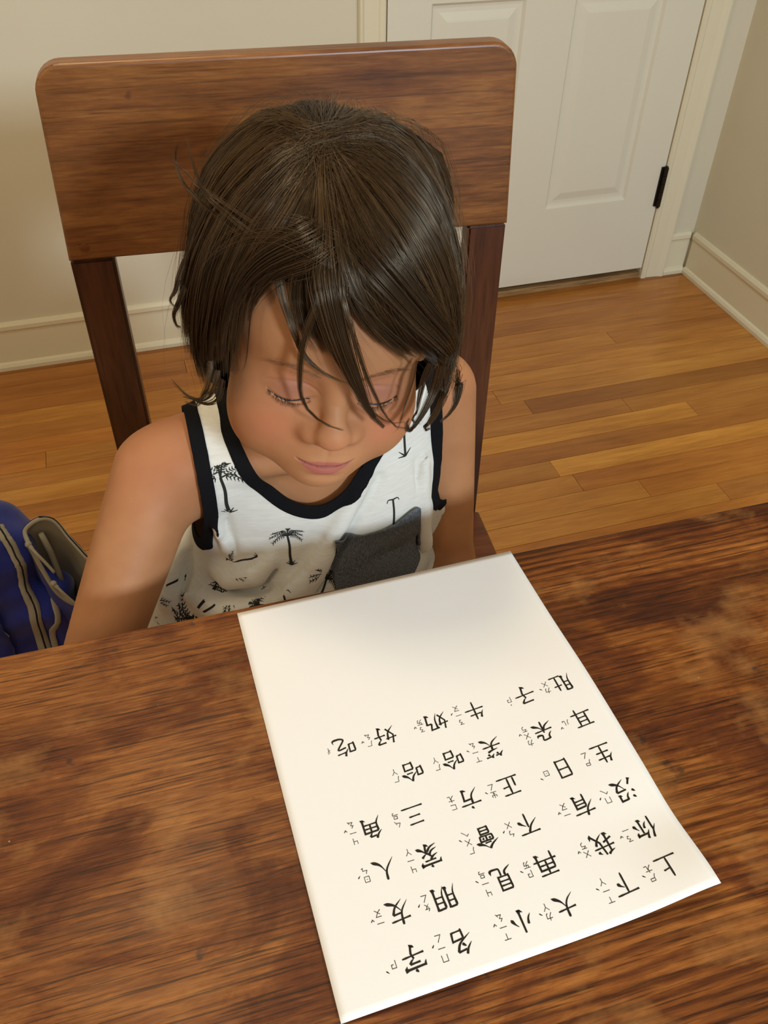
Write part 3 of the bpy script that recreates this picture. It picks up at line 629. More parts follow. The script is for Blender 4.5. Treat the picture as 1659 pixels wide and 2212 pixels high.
def subdivide_where(V, F, mask):
    """split the quads whose centre satisfies mask; neighbours become fans of triangles"""
    me = mesh_np('tmp', V, F); bm = bmesh.new(); bm.from_mesh(me); bpy.data.meshes.remove(me)
    c = V[F].mean(1); mk = mask(c); bm.faces.ensure_lookup_table(); es = set()
    for i in np.nonzero(mk)[0]: es.update(bm.faces[i].edges)
    bmesh.ops.subdivide_edges(bm, edges=list(es), cuts=1, use_grid_fill=True)
    bmesh.ops.triangulate(bm, faces=[f for f in bm.faces if len(f.verts) != 4])
    return bm
def bm_np(bm):
    bm.verts.index_update(); V = np.array([v.co[:] for v in bm.verts]); Q = [[v.index for v in f.verts] for f in bm.faces]; return V, Q
V, F = surface_nets(full_sdf, (-1.76, -1.86, -.02), (-1.20, -1.18, 1.09), .005)
V = project(full_sdf, V, 2)
def facemask(c): H = w2h(c); return (H[:, 1] > -.02) & (np.abs(H[:, 0]) < .075) & (H[:, 2] > -.13) & (H[:, 2] < .10)
me = mesh_np('tmp', V, F); bm = bmesh.new(); bm.from_mesh(me)
for lev, msk_ in ((0, facemask), (1, lambda c: facemask(c) & (w2h(c)[:, 1] > .015)), (2, lambda c: (w2h(c)[:, 1] > .055) & (np.abs(w2h(c)[:, 0]) < .05) & (w2h(c)[:, 2] > -.078) & (w2h(c)[:, 2] < .016))):
    fc = np.array([f.calc_center_median()[:] for f in bm.faces]); mk = msk_(fc); bm.faces.ensure_lookup_table(); es = set()
    for i in np.nonzero(mk)[0]: es.update(bm.faces[i].edges)
    bmesh.ops.subdivide_edges(bm, edges=list(es), cuts=1, use_grid_fill=True)
    bmesh.ops.triangulate(bm, faces=[f for f in bm.faces if len(f.verts) > 4])
    V = np.array([v.co[:] for v in bm.verts]); H = w2h(V); k = (H[:, 1] > -.03) & (np.abs(H).max(-1) < .14); V[k] = project(full_sdf, V[k], 3)
    for v, c in zip(bm.verts, V): v.co = c
body_me = bpy.data.meshes.new('body')
for f in bm.faces: f.smooth = True
BODY_BVH = BVHTree.FromBMesh(bm)
bm.to_mesh(body_me); bm.free()
V = np.empty(len(body_me.vertices)*3, np.float32); body_me.vertices.foreach_get('co', V); V = V.reshape(-1, 3).astype(float)
# skin attributes: lips, flush
H = w2h(V); ax_ = np.abs(H[:, 0]); fr = H[:, 1] > .05
def gss(v, s): return np.exp(-(v/s)**2)
midz = -.0612+(ax_/.02)**2*.0042
topz = -.0562+.0010*np.exp(-((ax_-.005)/.004)**2) - (ax_/.0195)**2*.0012
botz = -.0695+(ax_/.0195)**2*.0125
lip = ((np.clip((H[:, 2]-botz)/.0012, 0, 1)*np.clip((topz-H[:, 2])/.0010, 0, 1))*(ax_ < .0195)*fr)
flush = (.9*np.exp(-((ax_-.038)/.018)**2-((H[:, 2]+.034)/.018)**2) + .7*np.exp(-(ax_/.012)**2-((H[:, 2]+.034)/.010)**2) + .55*np.exp(-((ax_-.028)/.016)**2-((H[:, 2]-.000)/.010)**2))*fr
for s_, c_ in ((SHR, .5), (SHL, .35)): flush = flush+c_*np.exp(-(np.linalg.norm(V-s_-W3(0, -.02, .03), axis=1)/.045)**2)
mline = np.exp(-((H[:, 2]-midz)/.0009)**2)*np.clip((.0200-ax_)/.003, 0, 1)*fr
lid = (np.exp(-((ax_-.0275)/.013)**2-((H[:, 2]+.006)/.008)**2))*fr  # purplish shadow on the eyelids, painted into the skin colour
for nm, val in (('lip', lip), ('flush', flush), ('mline', mline), ('lid', lid)):
    a = body_me.attributes.new(nm, 'FLOAT', 'POINT'); a.data.foreach_set('value', val.astype(np.float32))
m, nt, b = newmat('skin', 0.58, 0.28)
v = coords(nt); n = noise(nt, v, 28, 4); base = ramp(nt, n, [(0.3, s2l(168, 115, 76)), (0.7, s2l(182, 129, 88))])
af = node(nt, 'ShaderNodeAttribute', attribute_name='flush'); al = node(nt, 'ShaderNodeAttribute', attribute_name='lip')
col = mix(nt, base, s2l(188, 108, 80), mth(nt, 'MULTIPLY', af.outputs['Fac'], .55)); col = mix(nt, col, s2l(164, 86, 80), mth(nt, 'MULTIPLY', al.outputs['Fac'], .8))
ag = node(nt, 'ShaderNodeAttribute', attribute_name='mline'); col = mix(nt, col, s2l(104, 44, 42), mth(nt, 'MULTIPLY', ag.outputs['Fac'], .85))
ah = node(nt, 'ShaderNodeAttribute', attribute_name='lid'); col = mix(nt, col, s2l(140, 92, 82), mth(nt, 'MULTIPLY', ah.outputs['Fac'], .55))
nt.links.new(col, b.inputs['Base Color'])
b.inputs['Subsurface Weight'].default_value = 0.25; b.inputs['Subsurface Radius'].default_value = (1.0, 0.35, 0.2); b.inputs['Subsurface Scale'].default_value = 0.004
bump(nt, b, noise(nt, v, 700, 2), 0.08, 0.0003); MSK = m
child = empty('person', (-1.44, -1.40, 0)); tag(child, 'child with brown hair in a white palm-print tank top, looking down at the paper', 'person')
CL = Vector((-1.44, -1.40, 0))
def wearing(o): o.location = -CL; return o
body = wearing(link('body', body_me, MSK, child))
def shirt_base(P):
    d = torso_sdf(P) - .0045
    d = smin(d, cap(P, NB+W3(-.030, .002, -.008), SHR+W3(.040, .002, .012), .026, .026)-.004, .03)
    d = smin(d, cap(P, NB+W3(.030, .002, -.008), SHL+W3(-.040, .002, .012), .026, .026)-.004, .03)
    d = smin(d, ell(P, (-1.443, -1.424, .690), (.110, .056, .070)), .03)
    d = smin(d, ell(P, (-1.488, -1.425, .585), (.150, .100, .080)), .05)
    return d
def poly_sd(px, pz, poly):
    """signed distance to a closed polygon, negative inside"""
    poly = np.array(poly, float); A = poly; B = np.roll(poly, -1, 0); best = np.full(px.shape, 9.0); ins = np.zeros(px.shape, bool)
    for (ax, az), (bx, bz) in zip(A, B):
        ex_, ez = bx-ax, bz-az; t = np.clip(((px-ax)*ex_+(pz-az)*ez)/(ex_*ex_+ez*ez+1e-12), 0, 1); best = np.minimum(best, np.hypot(px-ax-t*ex_, pz-az-t*ez))
        c = (az > pz) != (bz > pz); ins ^= c & (px < (bx-ax)*(pz-az)/(bz-az+1e-12)+ax)
    return np.where(ins, -best, best)
NECK_F = [(-1.515, .90), (-1.5213, .816), (-1.5222, .8080), (-1.5199, .7974), (-1.5128, .7798), (-1.5039, .7640), (-1.4884, .7454), (-1.4715, .7362), (-1.4567, .7358), (-1.4408, .7428), (-1.4298, .7520), (-1.4209, .7607), (-1.4117, .7695), (-1.4031, .7783), (-1.3962, .7861), (-1.3909, .7935), (-1.384, .806), (-1.380, .90)]
NECK_B = [(-1.515, .90), (-1.5205, .8152), (-1.515, .803), (-1.500, .794), (-1.447, .790), (-1.395, .794), (-1.390, .803), (-1.384, .8152), (-1.380, .90)]
ARM_R = [(-1.545, .90), (-1.5560, .820), (-1.5571, .806), (-1.5572, .781), (-1.5575, .745), (-1.5590, .70), (-1.5607, .684), (-1.566, .676), (-1.5754, .668), (-1.592, .666), (-1.75, .668), (-1.75, .90)]
ARM_L = [(-1.352, .90), (-1.3420, .82), (-1.3393, .758), (-1.3398, .731), (-1.3430, .7176), (-1.3475, .706), (-1.343, .690), (-1.332, .678), (-1.20, .675), (-1.20, .90)]
FOLDS = [([(-1.418, -1.468, .752), (-1.4262, -1.4749, .7414), (-1.4406, -1.4813, .7235), (-1.4559, -1.4845, .6967), (-1.4748, -1.4879, .6669), (-1.4948, -1.4932, .6508), (-1.5106, -1.4952, .6442)], [.003, .005, .0075, .010, .0130, .0150, .012]),
 ([(-1.5565, -1.4557, .6624), (-1.5442, -1.4687, .6599), (-1.5259, -1.4752, .666), (-1.5084, -1.4765, .6833)], [.005, .012, .013, .006]),
 ([(-1.585, -1.465, .644), (-1.5723, -1.4721, .6398), (-1.5578, -1.4848, .6376), (-1.5374, -1.4903, .6411), (-1.5118, -1.4923, .6476)], [.006, .012, .014, .014, .010]),
 ([(-1.5819, -1.4133, .6507), (-1.59, -1.4352, .6438), (-1.6029, -1.4549, .6305)], [.005, .009, .011]),
 ([(-1.357, -1.455, .745), (-1.362, -1.462, .715), (-1.360, -1.462, .68), (-1.355, -1.46, .64)], [.002, .0045, .005, .006]),
 ([(-1.549, -1.462, .74), (-1.548, -1.462, .71), (-1.543, -1.458, .685)], [.002, .004, .003])]
def shirt_sdf(P):
    d = shirt_base(P)
    for pts, rad in FOLDS:
        d = smin(d, bend(P, [W3(*p) for p in pts], rad), .008)
    for pts, (ox, oy, oz), dep, wd in ((FOLDS[0][0], (.012, 0, -.006), .0065, .0050), (FOLDS[0][0][3:], (-.013, 0, .006), .004, .006), (FOLDS[1][0], (.002, 0, -.015), .007, .0050), (FOLDS[1][0], (0, 0, .014), .003, .005), (FOLDS[2][0], (0, 0, .015), .004, .005), (FOLDS[3][0], (.012, 0, .002), .005, .005), (FOLDS[4][0], (-.010, 0, 0), .0035, .004), (FOLDS[5][0], (.008, 0, 0), .003, .004)):
        q = P-np.array([ox, oy, oz]); d = d + dep*np.exp(-(bend(q, [W3(*p) for p in pts], [0.0]*len(pts))/wd)**2)
    # soft drag hollows between the folds
    for c_, r_, a_ in (((-1.475, -1.492, .700), (.045, .05, .012), .005), ((-1.53, -1.480, .650), (.030, .05, .008), .006), ((-1.52, -1.49, .628), (.04, .05, .007), .006), ((-1.585, -1.45, .665), (.012, .06, .03), .005), ((-1.40, -1.48, .66), (.03, .05, .010), .003)):
        d = d + a_*np.exp(-(((P-np.array(c_))/np.array(r_))**2).sum(-1))
    d = d - .0006*np.sin(P[..., 0]*95+P[..., 2]*60+3*np.sin(P[..., 2]*40))*np.clip((.70-P[..., 2])/.05, 0, 1)
    return d
V, F = surface_nets(shirt_sdf, (-1.70, -1.58, .50), (-1.28, -1.28, .86), .005)
bm = bmesh.new(); me = mesh_np('tmp', V, F); bm.from_mesh(me)
bm.faces.ensure_lookup_table(); es = set()
for f in bm.faces:
    c = f.calc_center_median()
    if c.y < -1.36: es.update(f.edges)
bmesh.ops.subdivide_edges(bm, edges=list(es), cuts=1, use_grid_fill=True); bmesh.ops.triangulate(bm, faces=bm.faces[:])
V = np.array([v.co[:] for v in bm.verts]); F = np.array([[v.index for v in f.verts] for f in bm.faces]); bm.free()
V = project(shirt_sdf, V, 2)
def normals(V, F):
    n = np.cross(V[F[:, 1]]-V[F[:, 0]], V[F[:, 2]]-V[F[:, 0]]); N = np.zeros_like(V)
    for k in range(3): np.add.at(N, F[:, k], n)
    return N/np.maximum(np.linalg.norm(N, axis=1), 1e-12)[:, None]
N = normals(V, F)
for _ in range(2): V = V+N*np.clip(.0028-chunked(body_sdf, V), 0, .012)[:, None]*((V[:, 0] > -1.562) & (V[:, 0] < -1.335))[:, None]
def clip_mesh(V, F, s):
    """keep the part of a triangle mesh where s > 0"""
    V = list(map(tuple, V)); s = list(s); out = []; cut = {}
    def C_(a, b):
        k = (min(a, b), max(a, b))
        if k not in cut:
            t = s[a]/(s[a]-s[b]); cut[k] = len(V); V.append(tuple(V[a][i]+(V[b][i]-V[a][i])*t for i in range(3))); s.append(0.0)
        return cut[k]
    sa = np.array(s)[F] > 0; allin = sa.all(1); out = [tuple(f) for f in F[allin]]
    for f, m in zip(F[sa.any(1) & ~allin], sa[sa.any(1) & ~allin]):
        k = m.sum()
        if k == 1: i = int(np.argmax(m)); a, b, c = f[i], f[(i+1) % 3], f[(i+2) % 3]; out.append((a, C_(a, b), C_(a, c)))
        else: i = int(np.argmin(m)); a, b, c = f[i], f[(i+1) % 3], f[(i+2) % 3]; p, q = C_(a, b), C_(a, c); out.append((b, c, p)); out.append((c, q, p))
    V = np.array(V); F2 = np.array(out); u = np.unique(F2); mp_ = -np.ones(len(V), int); mp_[u] = np.arange(len(u)); return V[u], mp_[F2]
NECK_F = [tuple(p) for p in catmull(NECK_F, 4)]
def openings(V):
    back = np.clip((V[:, 1]+1.425)/.012, 0, 1)
    nk = poly_sd(V[:, 0], V[:, 2], NECK_F)*(1-back)+poly_sd(V[:, 0], V[:, 2], NECK_B)*back
    yb = -1.436-.12*np.clip((V[:, 2]-.672)/.045, 0, 1)
    aR = smax(poly_sd(V[:, 0], V[:, 2], ARM_R), (yb+2.2*np.clip(-1.5607-V[:, 0], 0, .035)-V[:, 1])*.6, .003); aL = smax(poly_sd(V[:, 0], V[:, 2], ARM_L), (yb-.010+2.2*np.clip(V[:, 0]+1.345, 0, .035)-V[:, 1])*.6, .003)
    return np.minimum(nk, np.minimum(aR, aL))
adj = np.zeros_like(V); cn = np.zeros(len(V))
E3 = np.concatenate([F[:, [0, 1]], F[:, [1, 2]], F[:, [2, 0]]]); E3 = np.concatenate([E3, E3[:, ::-1]])
sm_w = (np.clip((.026-openings(V))/.012, 0, 1)*.6)[:, None]
for _ in range(4):
    adj[:] = 0; cn[:] = 0; np.add.at(adj, E3[:, 0], V[E3[:, 1]]); np.add.at(cn, E3[:, 0], 1); V = V*(1-sm_w)+adj/np.maximum(cn, 1)[:, None]*sm_w
def surf_normalise(V, F, s):
    a, b_, c = V[F[:, 0]], V[F[:, 1]], V[F[:, 2]]; n = np.cross(b_-a, c-a); A2 = np.linalg.norm(n, axis=1)+1e-15; n = n/A2[:, None]
    gr = (s[F[:, 0]][:, None]*np.cross(n, c-b_)+s[F[:, 1]][:, None]*np.cross(n, a-c)+s[F[:, 2]][:, None]*np.cross(n, b_-a))/A2[:, None]
    gm = np.linalg.norm(gr, axis=1); o = np.zeros(len(V)); w_ = np.zeros(len(V))
    for k in range(3): np.add.at(o, F[:, k], gm*A2); np.add.at(w_, F[:, k], A2)
    gm = o/np.maximum(w_, 1e-15); acc = np.zeros(len(V)); acc2 = np.zeros(len(V))
    for _ in range(3):
        acc[:] = 0; acc2[:] = 0; np.add.at(acc, E3[:, 0], gm[E3[:, 1]]); np.add.at(acc2, E3[:, 0], 1); gm = acc/np.maximum(acc2, 1)
    return s/np.clip(gm, .3, 1.2)
so = surf_normalise(V, F, openings(V))
bw = np.where(V[:, 2] < .71, np.minimum(np.interp(V[:, 0], [-1.580, -1.561], [.0035, .0095]), np.interp(V[:, 0], [-1.346, -1.335], [.0095, .004])), .0095)
V2, F2 = clip_mesh(V, F, np.minimum(so-bw, V[:, 2]-.548))
def cloth(name, V, F, mat, parent, th=.0012):
    o = wearing(link(name, mesh_np(name, V, F), mat, None)); o.parent = parent
    md = o.modifiers.new('thickness', 'SOLIDIFY'); md.thickness = th; md.offset = 1.0; return o
m, nt, b = newmat('white_cotton', 0.85, 0.15)
v = coords(nt, (1, 1, 9)); n = noise(nt, v, 90, 4); n2 = noise(nt, coords(nt, (60, 60, 1400)), 1.0, 2)
nt.links.new(ramp(nt, n, [(0.3, s2l(215, 212, 202)), (0.7, s2l(226, 224, 214))]), b.inputs['Base Color']); bump(nt, b, mth(nt, 'ADD', mth(nt, 'MULTIPLY', n2, .5), n), 0.07, 0.0004); MSH = m
b.inputs['Sheen Weight'].default_value = 0.15
m, nt, b = newmat('black_rib', 0.9, 0.1, s2l(20, 20, 22)); bump(nt, b, noise(nt, coords(nt, (1, 1, 1)), 1500, 2), 0.3, 0.0005); MBK = m
shirt = cloth('tank_top', V2, F2, MSH, child); shirt['label'] = 'white tank top with black binding and palm tree print'
Nn = normals(V, F)
Vb, Fb = clip_mesh(np.hstack([V+Nn*.0009]), F, np.minimum(so+.0012, bw+.0012-so))
cloth('binding', Vb, Fb, MBK, shirt, .0016).location = (0, 0, 0)
SH_BVH = BVHTree.FromPolygons([Vector(p) for p in V2], [tuple(int(i) for i in f) for f in F2])
# pocket
PK = [(-1.4525, .7067), (-1.4440, .7030), (-1.4364, .6999), (-1.4270, .6975), (-1.4184, .6977), (-1.4070, .6980), (-1.395, .7004), (-1.3870, .7040), (-1.3793, .7068), (-1.3740, .7072), (-1.369, .7044), (-1.3610, .6484), (-1.3650, .6306), (-1.4100, .6050), (-1.4566, .6250)]
ps = -poly_sd(V[:, 0], V[:, 2], PK)
Vp, Fp = clip_mesh(V+Nn*(.0019+.0025*np.exp(-((V[:, 2]-.705)/.012)**2))[:, None], F, np.where(V[:, 1] < -1.40, ps, -1))
m, nt, b = newmat('grey_heather', 0.9, 0.15); n = noise(nt, coords(nt, (6, 6, 1)), 260, 3)
nt.links.new(ramp(nt, n, [(0.32, s2l(70, 73, 76)), (0.5, s2l(92, 96, 100)), (0.7, s2l(120, 124, 128))]), b.inputs['Base Color']); bump(nt, b, n, 0.3, 0.0005)
o = cloth('pocket', Vp, Fp, m, shirt, .0012); o.location = (0, 0, 0); o['label'] = 'grey chest pocket'
# printed palms: flat ink decals laid onto the cloth
pv, pf = [], []
def decal(anchor, ang, size, strokes, nh=(0, -1, .25)):
    n = Vector(nh).normalized(); a = Vector(anchor); ex_ = Vector((1, 0, 0)); ex_ = (ex_-ex_.dot(n)*n).normalized(); ey_ = n.cross(ex_); ey_ = ey_ if ey_.z > 0 else -ey_
    ca, sa = math.cos(ang), math.sin(ang)
    for pts, w0, w1 in strokes:
        P = catmull(pts, 5) if len(pts) > 2 else [np.array(pts[0])*(1-t)+np.array(pts[1])*t for t in np.linspace(0, 1, 5)]
        b0 = len(pv); good = True; row = []
        for i, q in enumerate(P):
            t = P[min(i+1, len(P)-1)]-P[max(0, i-1)]; t = t/(np.linalg.norm(t)+1e-9); nn = np.array([-t[1], t[0]]); u = i/(len(P)-1); wd = w0*(1-u)+w1*u
            for s in (1, -1):
                c = q+s*nn*wd/2; x, y = (c[0]*ca-c[1]*sa)*size, (c[0]*sa+c[1]*ca)*size
                o_ = a+ex_*x+ey_*y+n*.05; r = SH_BVH.ray_cast(o_, -n, .12)
                if r[0] is None: good = False; break
                row.append(tuple(r[0]+r[1]*.0 + n*.0016))
            if not good: break
        if good:
            pv.extend(row)
            for i in range(len(P)-1): k = b0+2*i; pf.append((k, k+1, k+3, k+2))
def palm(seed, full=True, trunk=True, crown=True, thin=1.0):
    rg = np.random.default_rng(seed); S = []
    if trunk:
        S.append(([(0, 0), (.03, -.35), (.0, -.7), (.02, -1.0)], .055*thin, .085*thin))
        for dx, dy in ((-.14, -.90), (.13, -.88), (-.07, -.86), (.2, -.98)): S.append(([(0.02, -1.02), (dx, dy)], .05, .015))
    if crown:
        for k in range(9):
            a = math.radians(-25+k*230/8)+rg.uniform(-.1, .1); L = rg.uniform(.34, .48)
            end = np.array([math.cos(a)*L, math.sin(a)*L*.75+.02]); mid = end*.55+np.array([0, .10]); tip = end*1.12+np.array([0, -.08])
            S.append(([(0, 0), tuple(mid), tuple(tip)], .035, .02))
            for t in np.linspace(.25, 1.0, 6):
                q = (1-t)**2*np.zeros(2)+2*t*(1-t)*mid+t*t*tip
                for s in (-1, 1):
                    e = q+np.array([math.cos(a)*.05+s*-math.sin(a)*.07, math.sin(a)*.05+s*math.cos(a)*.06-.02]); S.append(([tuple(q), tuple(e)], .030, .008))
    return S
PALMS = [((-1.5406, -1.4677, .7797), .06, .040, palm(1)), ((-1.4915, -1.4785, .7066), .0, .030, palm(2)), ((-1.3785, -1.4484, .7790), .0, .025, [([(0, .3), (.02, -.35), (0, -1)], .08, .09), ([(.0, -1), (-.25, -.78)], .07, .02), ([(.0, -1), (.25, -.78)], .07, .02), ([(.0, -1), (-.3, -.98)], .06, .02), ([(0, .3), (-.3, .25), (-.45, 0)], .08, .03), ([(0, .3), (.3, .3), (.42, .1)], .08, .03)]),
 ((-1.3952, -1.475, .7240), .0, .028, [([(0, 0), (.02, -.5), (0, -1)], .06, .08), ([(0, 0), (-.16, .02), (-.22, -.08)], .05, .02), ([(0, 0), (.16, .02), (.22, -.08)], .05, .02)]),
 ((-1.5555, -1.4764, .6455), -1.1, .030, palm(6)), ((-1.5844, -1.4753, .6262), 2.3, .040, palm(7)),
 ((-1.5249, -1.4922, .6435), 1.2, .030, palm(8)), ((-1.4617, -1.4909, .6560), -.6, .030, palm(9)), ((-1.6095, -1.4383, .6307), 1.9, .028, palm(10)), ((-1.6262, -1.4549, .600), .5, .030, palm(11)),
 ((-1.5021, -1.4888, .6520), .0, .022, [([(0, 0), (.02, -.5), (0, -1)], .08, .08), ([(0, 0), (-.2, .02), (-.3, -.12)], .07, .02), ([(0, 0), (.2, .02), (.3, -.12)], .07, .02)]),
 ((-1.5400, -1.4700, .676), 1.9, .022, palm(13)), ((-1.44, -1.49, .62), .4, .03, palm(14)), ((-1.40, -1.49, .60), 2.4, .03, palm(15))]
for an, ag, sz, st_ in PALMS: decal(an, ag, sz, st_, (0, -1, .25) if an[2] > .672 else (-.1, -.72, .68))
mink, *_ = newmat('print_ink', 0.8, 0.15, s2l(44, 44, 40))
o = link('palm_print', mesh_np('palm_print', pv, pf, False), mink, shirt); o['label'] = 'printed dark palm trees'
# shorts (under the table)
def shorts_sdf(P):
    d = ell(P, (-1.440, -1.335, .515), (.124, .100, .080))
    for hp, kn in ((HIPR, KNR), (HIPL, KNL)): d = smin(d, bend(P, [hp, hp*.25+kn*.75], [.074, .062]), .02)
    return d
V, F = surface_nets(shorts_sdf, (-1.64, -1.72, .42), (-1.24, -1.20, .62), .008)
F3 = np.concatenate([F[:, [0, 1, 2]], F[:, [0, 2, 3]]]); V3, F3 = clip_mesh(V, F3, np.minimum(V[:, 1]+1.605, V[:, 2]-.452))
ms, nt, b = newmat('shorts_cloth', 0.85, 0.15, s2l(70, 74, 84)); cloth('shorts', V3, F3, ms, child, .0015)

# eyelashes and eyebrows
def surf_y(x, z):
    lo, hi = .04, .12
    ys = np.linspace(.12, .03, 120); Pp = np.stack([np.full(120, x), ys, np.full(120, z)], -1); v_ = head_sdf(Pp); j = np.nonzero(v_ < 0)[0]; return ys[j[0]] if len(j) else .06
rg = np.random.default_rng(5)
mlh, *_ = newmat('lash_hair', 0.5, 0.3, s2l(34, 24, 18)); mbh, *_ = newmat('brow_hair', 0.6, 0.2, s2l(120, 84, 58))
def tri_hair(bm, P, r0, r1):
    tube(bm, P, list(np.linspace(r0, r1, len(P))), 3, False)
for s in (-1, 1):
    bl = bmesh.new(); bb = bmesh.new(); line = []
    for ax0 in np.linspace(.0150, .0415, 22):
        z = -.0150+((ax0-.0275)/.0135)**2*.0040-.0006; line.append(h2w((s*ax0, surf_y(s*ax0, z)+.0003, z)))
    tube(bl, line, [.0003+.0004*math.sin(math.pi*i/21) for i in range(22)], 6)
    for k in range(60):
        t = (k+rg.uniform(0, 1))/60; i = min(20, int(t*21)); f_ = t*21-i; p0 = line[i]*(1-f_)+line[i+1]*f_ if i+1 < 22 else line[i]
        L = .0062*(.55+.45*math.sin(math.pi*min(1, t*1.1)))*rg.uniform(.8, 1.1); fan = (t-.35)*.9
        d1 = HM @ np.array([s*fan*.5, .75, -.55]); d2 = HM @ np.array([s*fan*.8, .70, -.25]); tri_hair(bl, [p0, p0+d1*L*.5, p0+d1*L*.5+d2*L*.5], .00016, .00004)
    for k in range(120):
        t = rg.uniform(0, 1); ax0 = .0110+.031*t; z = .0085+.006*math.sin(t*2.2)+rg.normal(0, .0013)-(.004*t*t); y = surf_y(s*ax0, z); p0 = h2w((s*ax0, y+.0002, z))
        d1 = HM @ np.array([s*(.75+.2*t), .05-.35*t, .35-.55*t]); L = rg.uniform(.004, .0075); p1 = w2h(p0+d1*L); p1 = h2w((p1[0], max(p1[1], surf_y(p1[0], p1[2]))+.0004, p1[2])); tri_hair(bb, [p0, (p0+p1)/2+HM@np.array([0, .0004, 0]), p1], .00008, .00003)
    o = wearing(bm_obj('eyelashes', bl, mlh, child)); o['kind'] = 'stuff'; o = wearing(bm_obj('eyebrow', bb, mbh, child)); o['kind'] = 'stuff'
# ================================================================ hair
FAM_R = [ [[178, 3, 1197], [243, 353, 1089], [266, 556, 950], [321, 645, 801], [361, 676, 642], [318, 773, 467], [163, 851, 246]],
 [[178, 3, 1197], [216, 359, 1095], [200, 579, 970], [202, 700, 818], [185, 783, 639], [110, 848, 475], [-45, 877, 214]],
 [[178, 3, 1197], [167, 366, 1104], [143, 595, 985], [102, 728, 845], [-1, 812, 675], [-190, 845, 497], [-529, 727, 219]],
 [[178, 3, 1197], [92, 354, 1134], [-14, 572, 1017], [-169, 711, 847], [-356, 772, 618], [-554, 738, 350], [-958, 202, -273]],
 [[178, 3, 1197], [27, 305, 1170], [-161, 508, 1053], [-340, 635, 861], [-534, 684, 590], [-681, 637, 250], [-680, 748, -105]],
 [[178, 3, 1197], [-20, 198, 1218], [-238, 361, 1122], [-452, 476, 926], [-648, 533, 613], [-737, 573, 278], [-616, 838, -110]],
 [[178, 3, 1197], [-60, 40, 1270], [-319, 130, 1195], [-548, 233, 977], [-698, 389, 670], [-759, 517, 379], [-768, 655, -62]],
 [[178, 3, 1197], [-71, -166, 1302], [-336, -195, 1262], [-526, -12, 1097], [-679, 210, 829], [-740, 418, 580], [-929, 226, 40]] ]
FAM_L = [ [[178, 3, 1197], [393, -230, 1169], [669, -230, 914], [822, -117, 668], [928, -115, 348], [973, 7, 121], [916, 117, -113]],
 [[178, 3, 1197], [434, 12, 1129], [692, 68, 880], [837, 110, 596], [915, 108, 275], [917, 168, -77], [828, 281, -413]],
 [[178, 3, 1197], [429, 172, 1085], [658, 280, 840], [780, 360, 569], [833, 367, 207], [835, 270, -213], [767, 596, -265]],
 [[178, 3, 1197], [396, 300, 1044], [576, 439, 824], [688, 507, 564], [740, 508, 246], [740, 522, -85], [701, 688, -209]],
 [[178, 3, 1197], [325, 372, 1036], [433, 505, 877], [532, 537, 701], [594, 561, 486], [613, 575, 206], [633, 625, -140]] ]
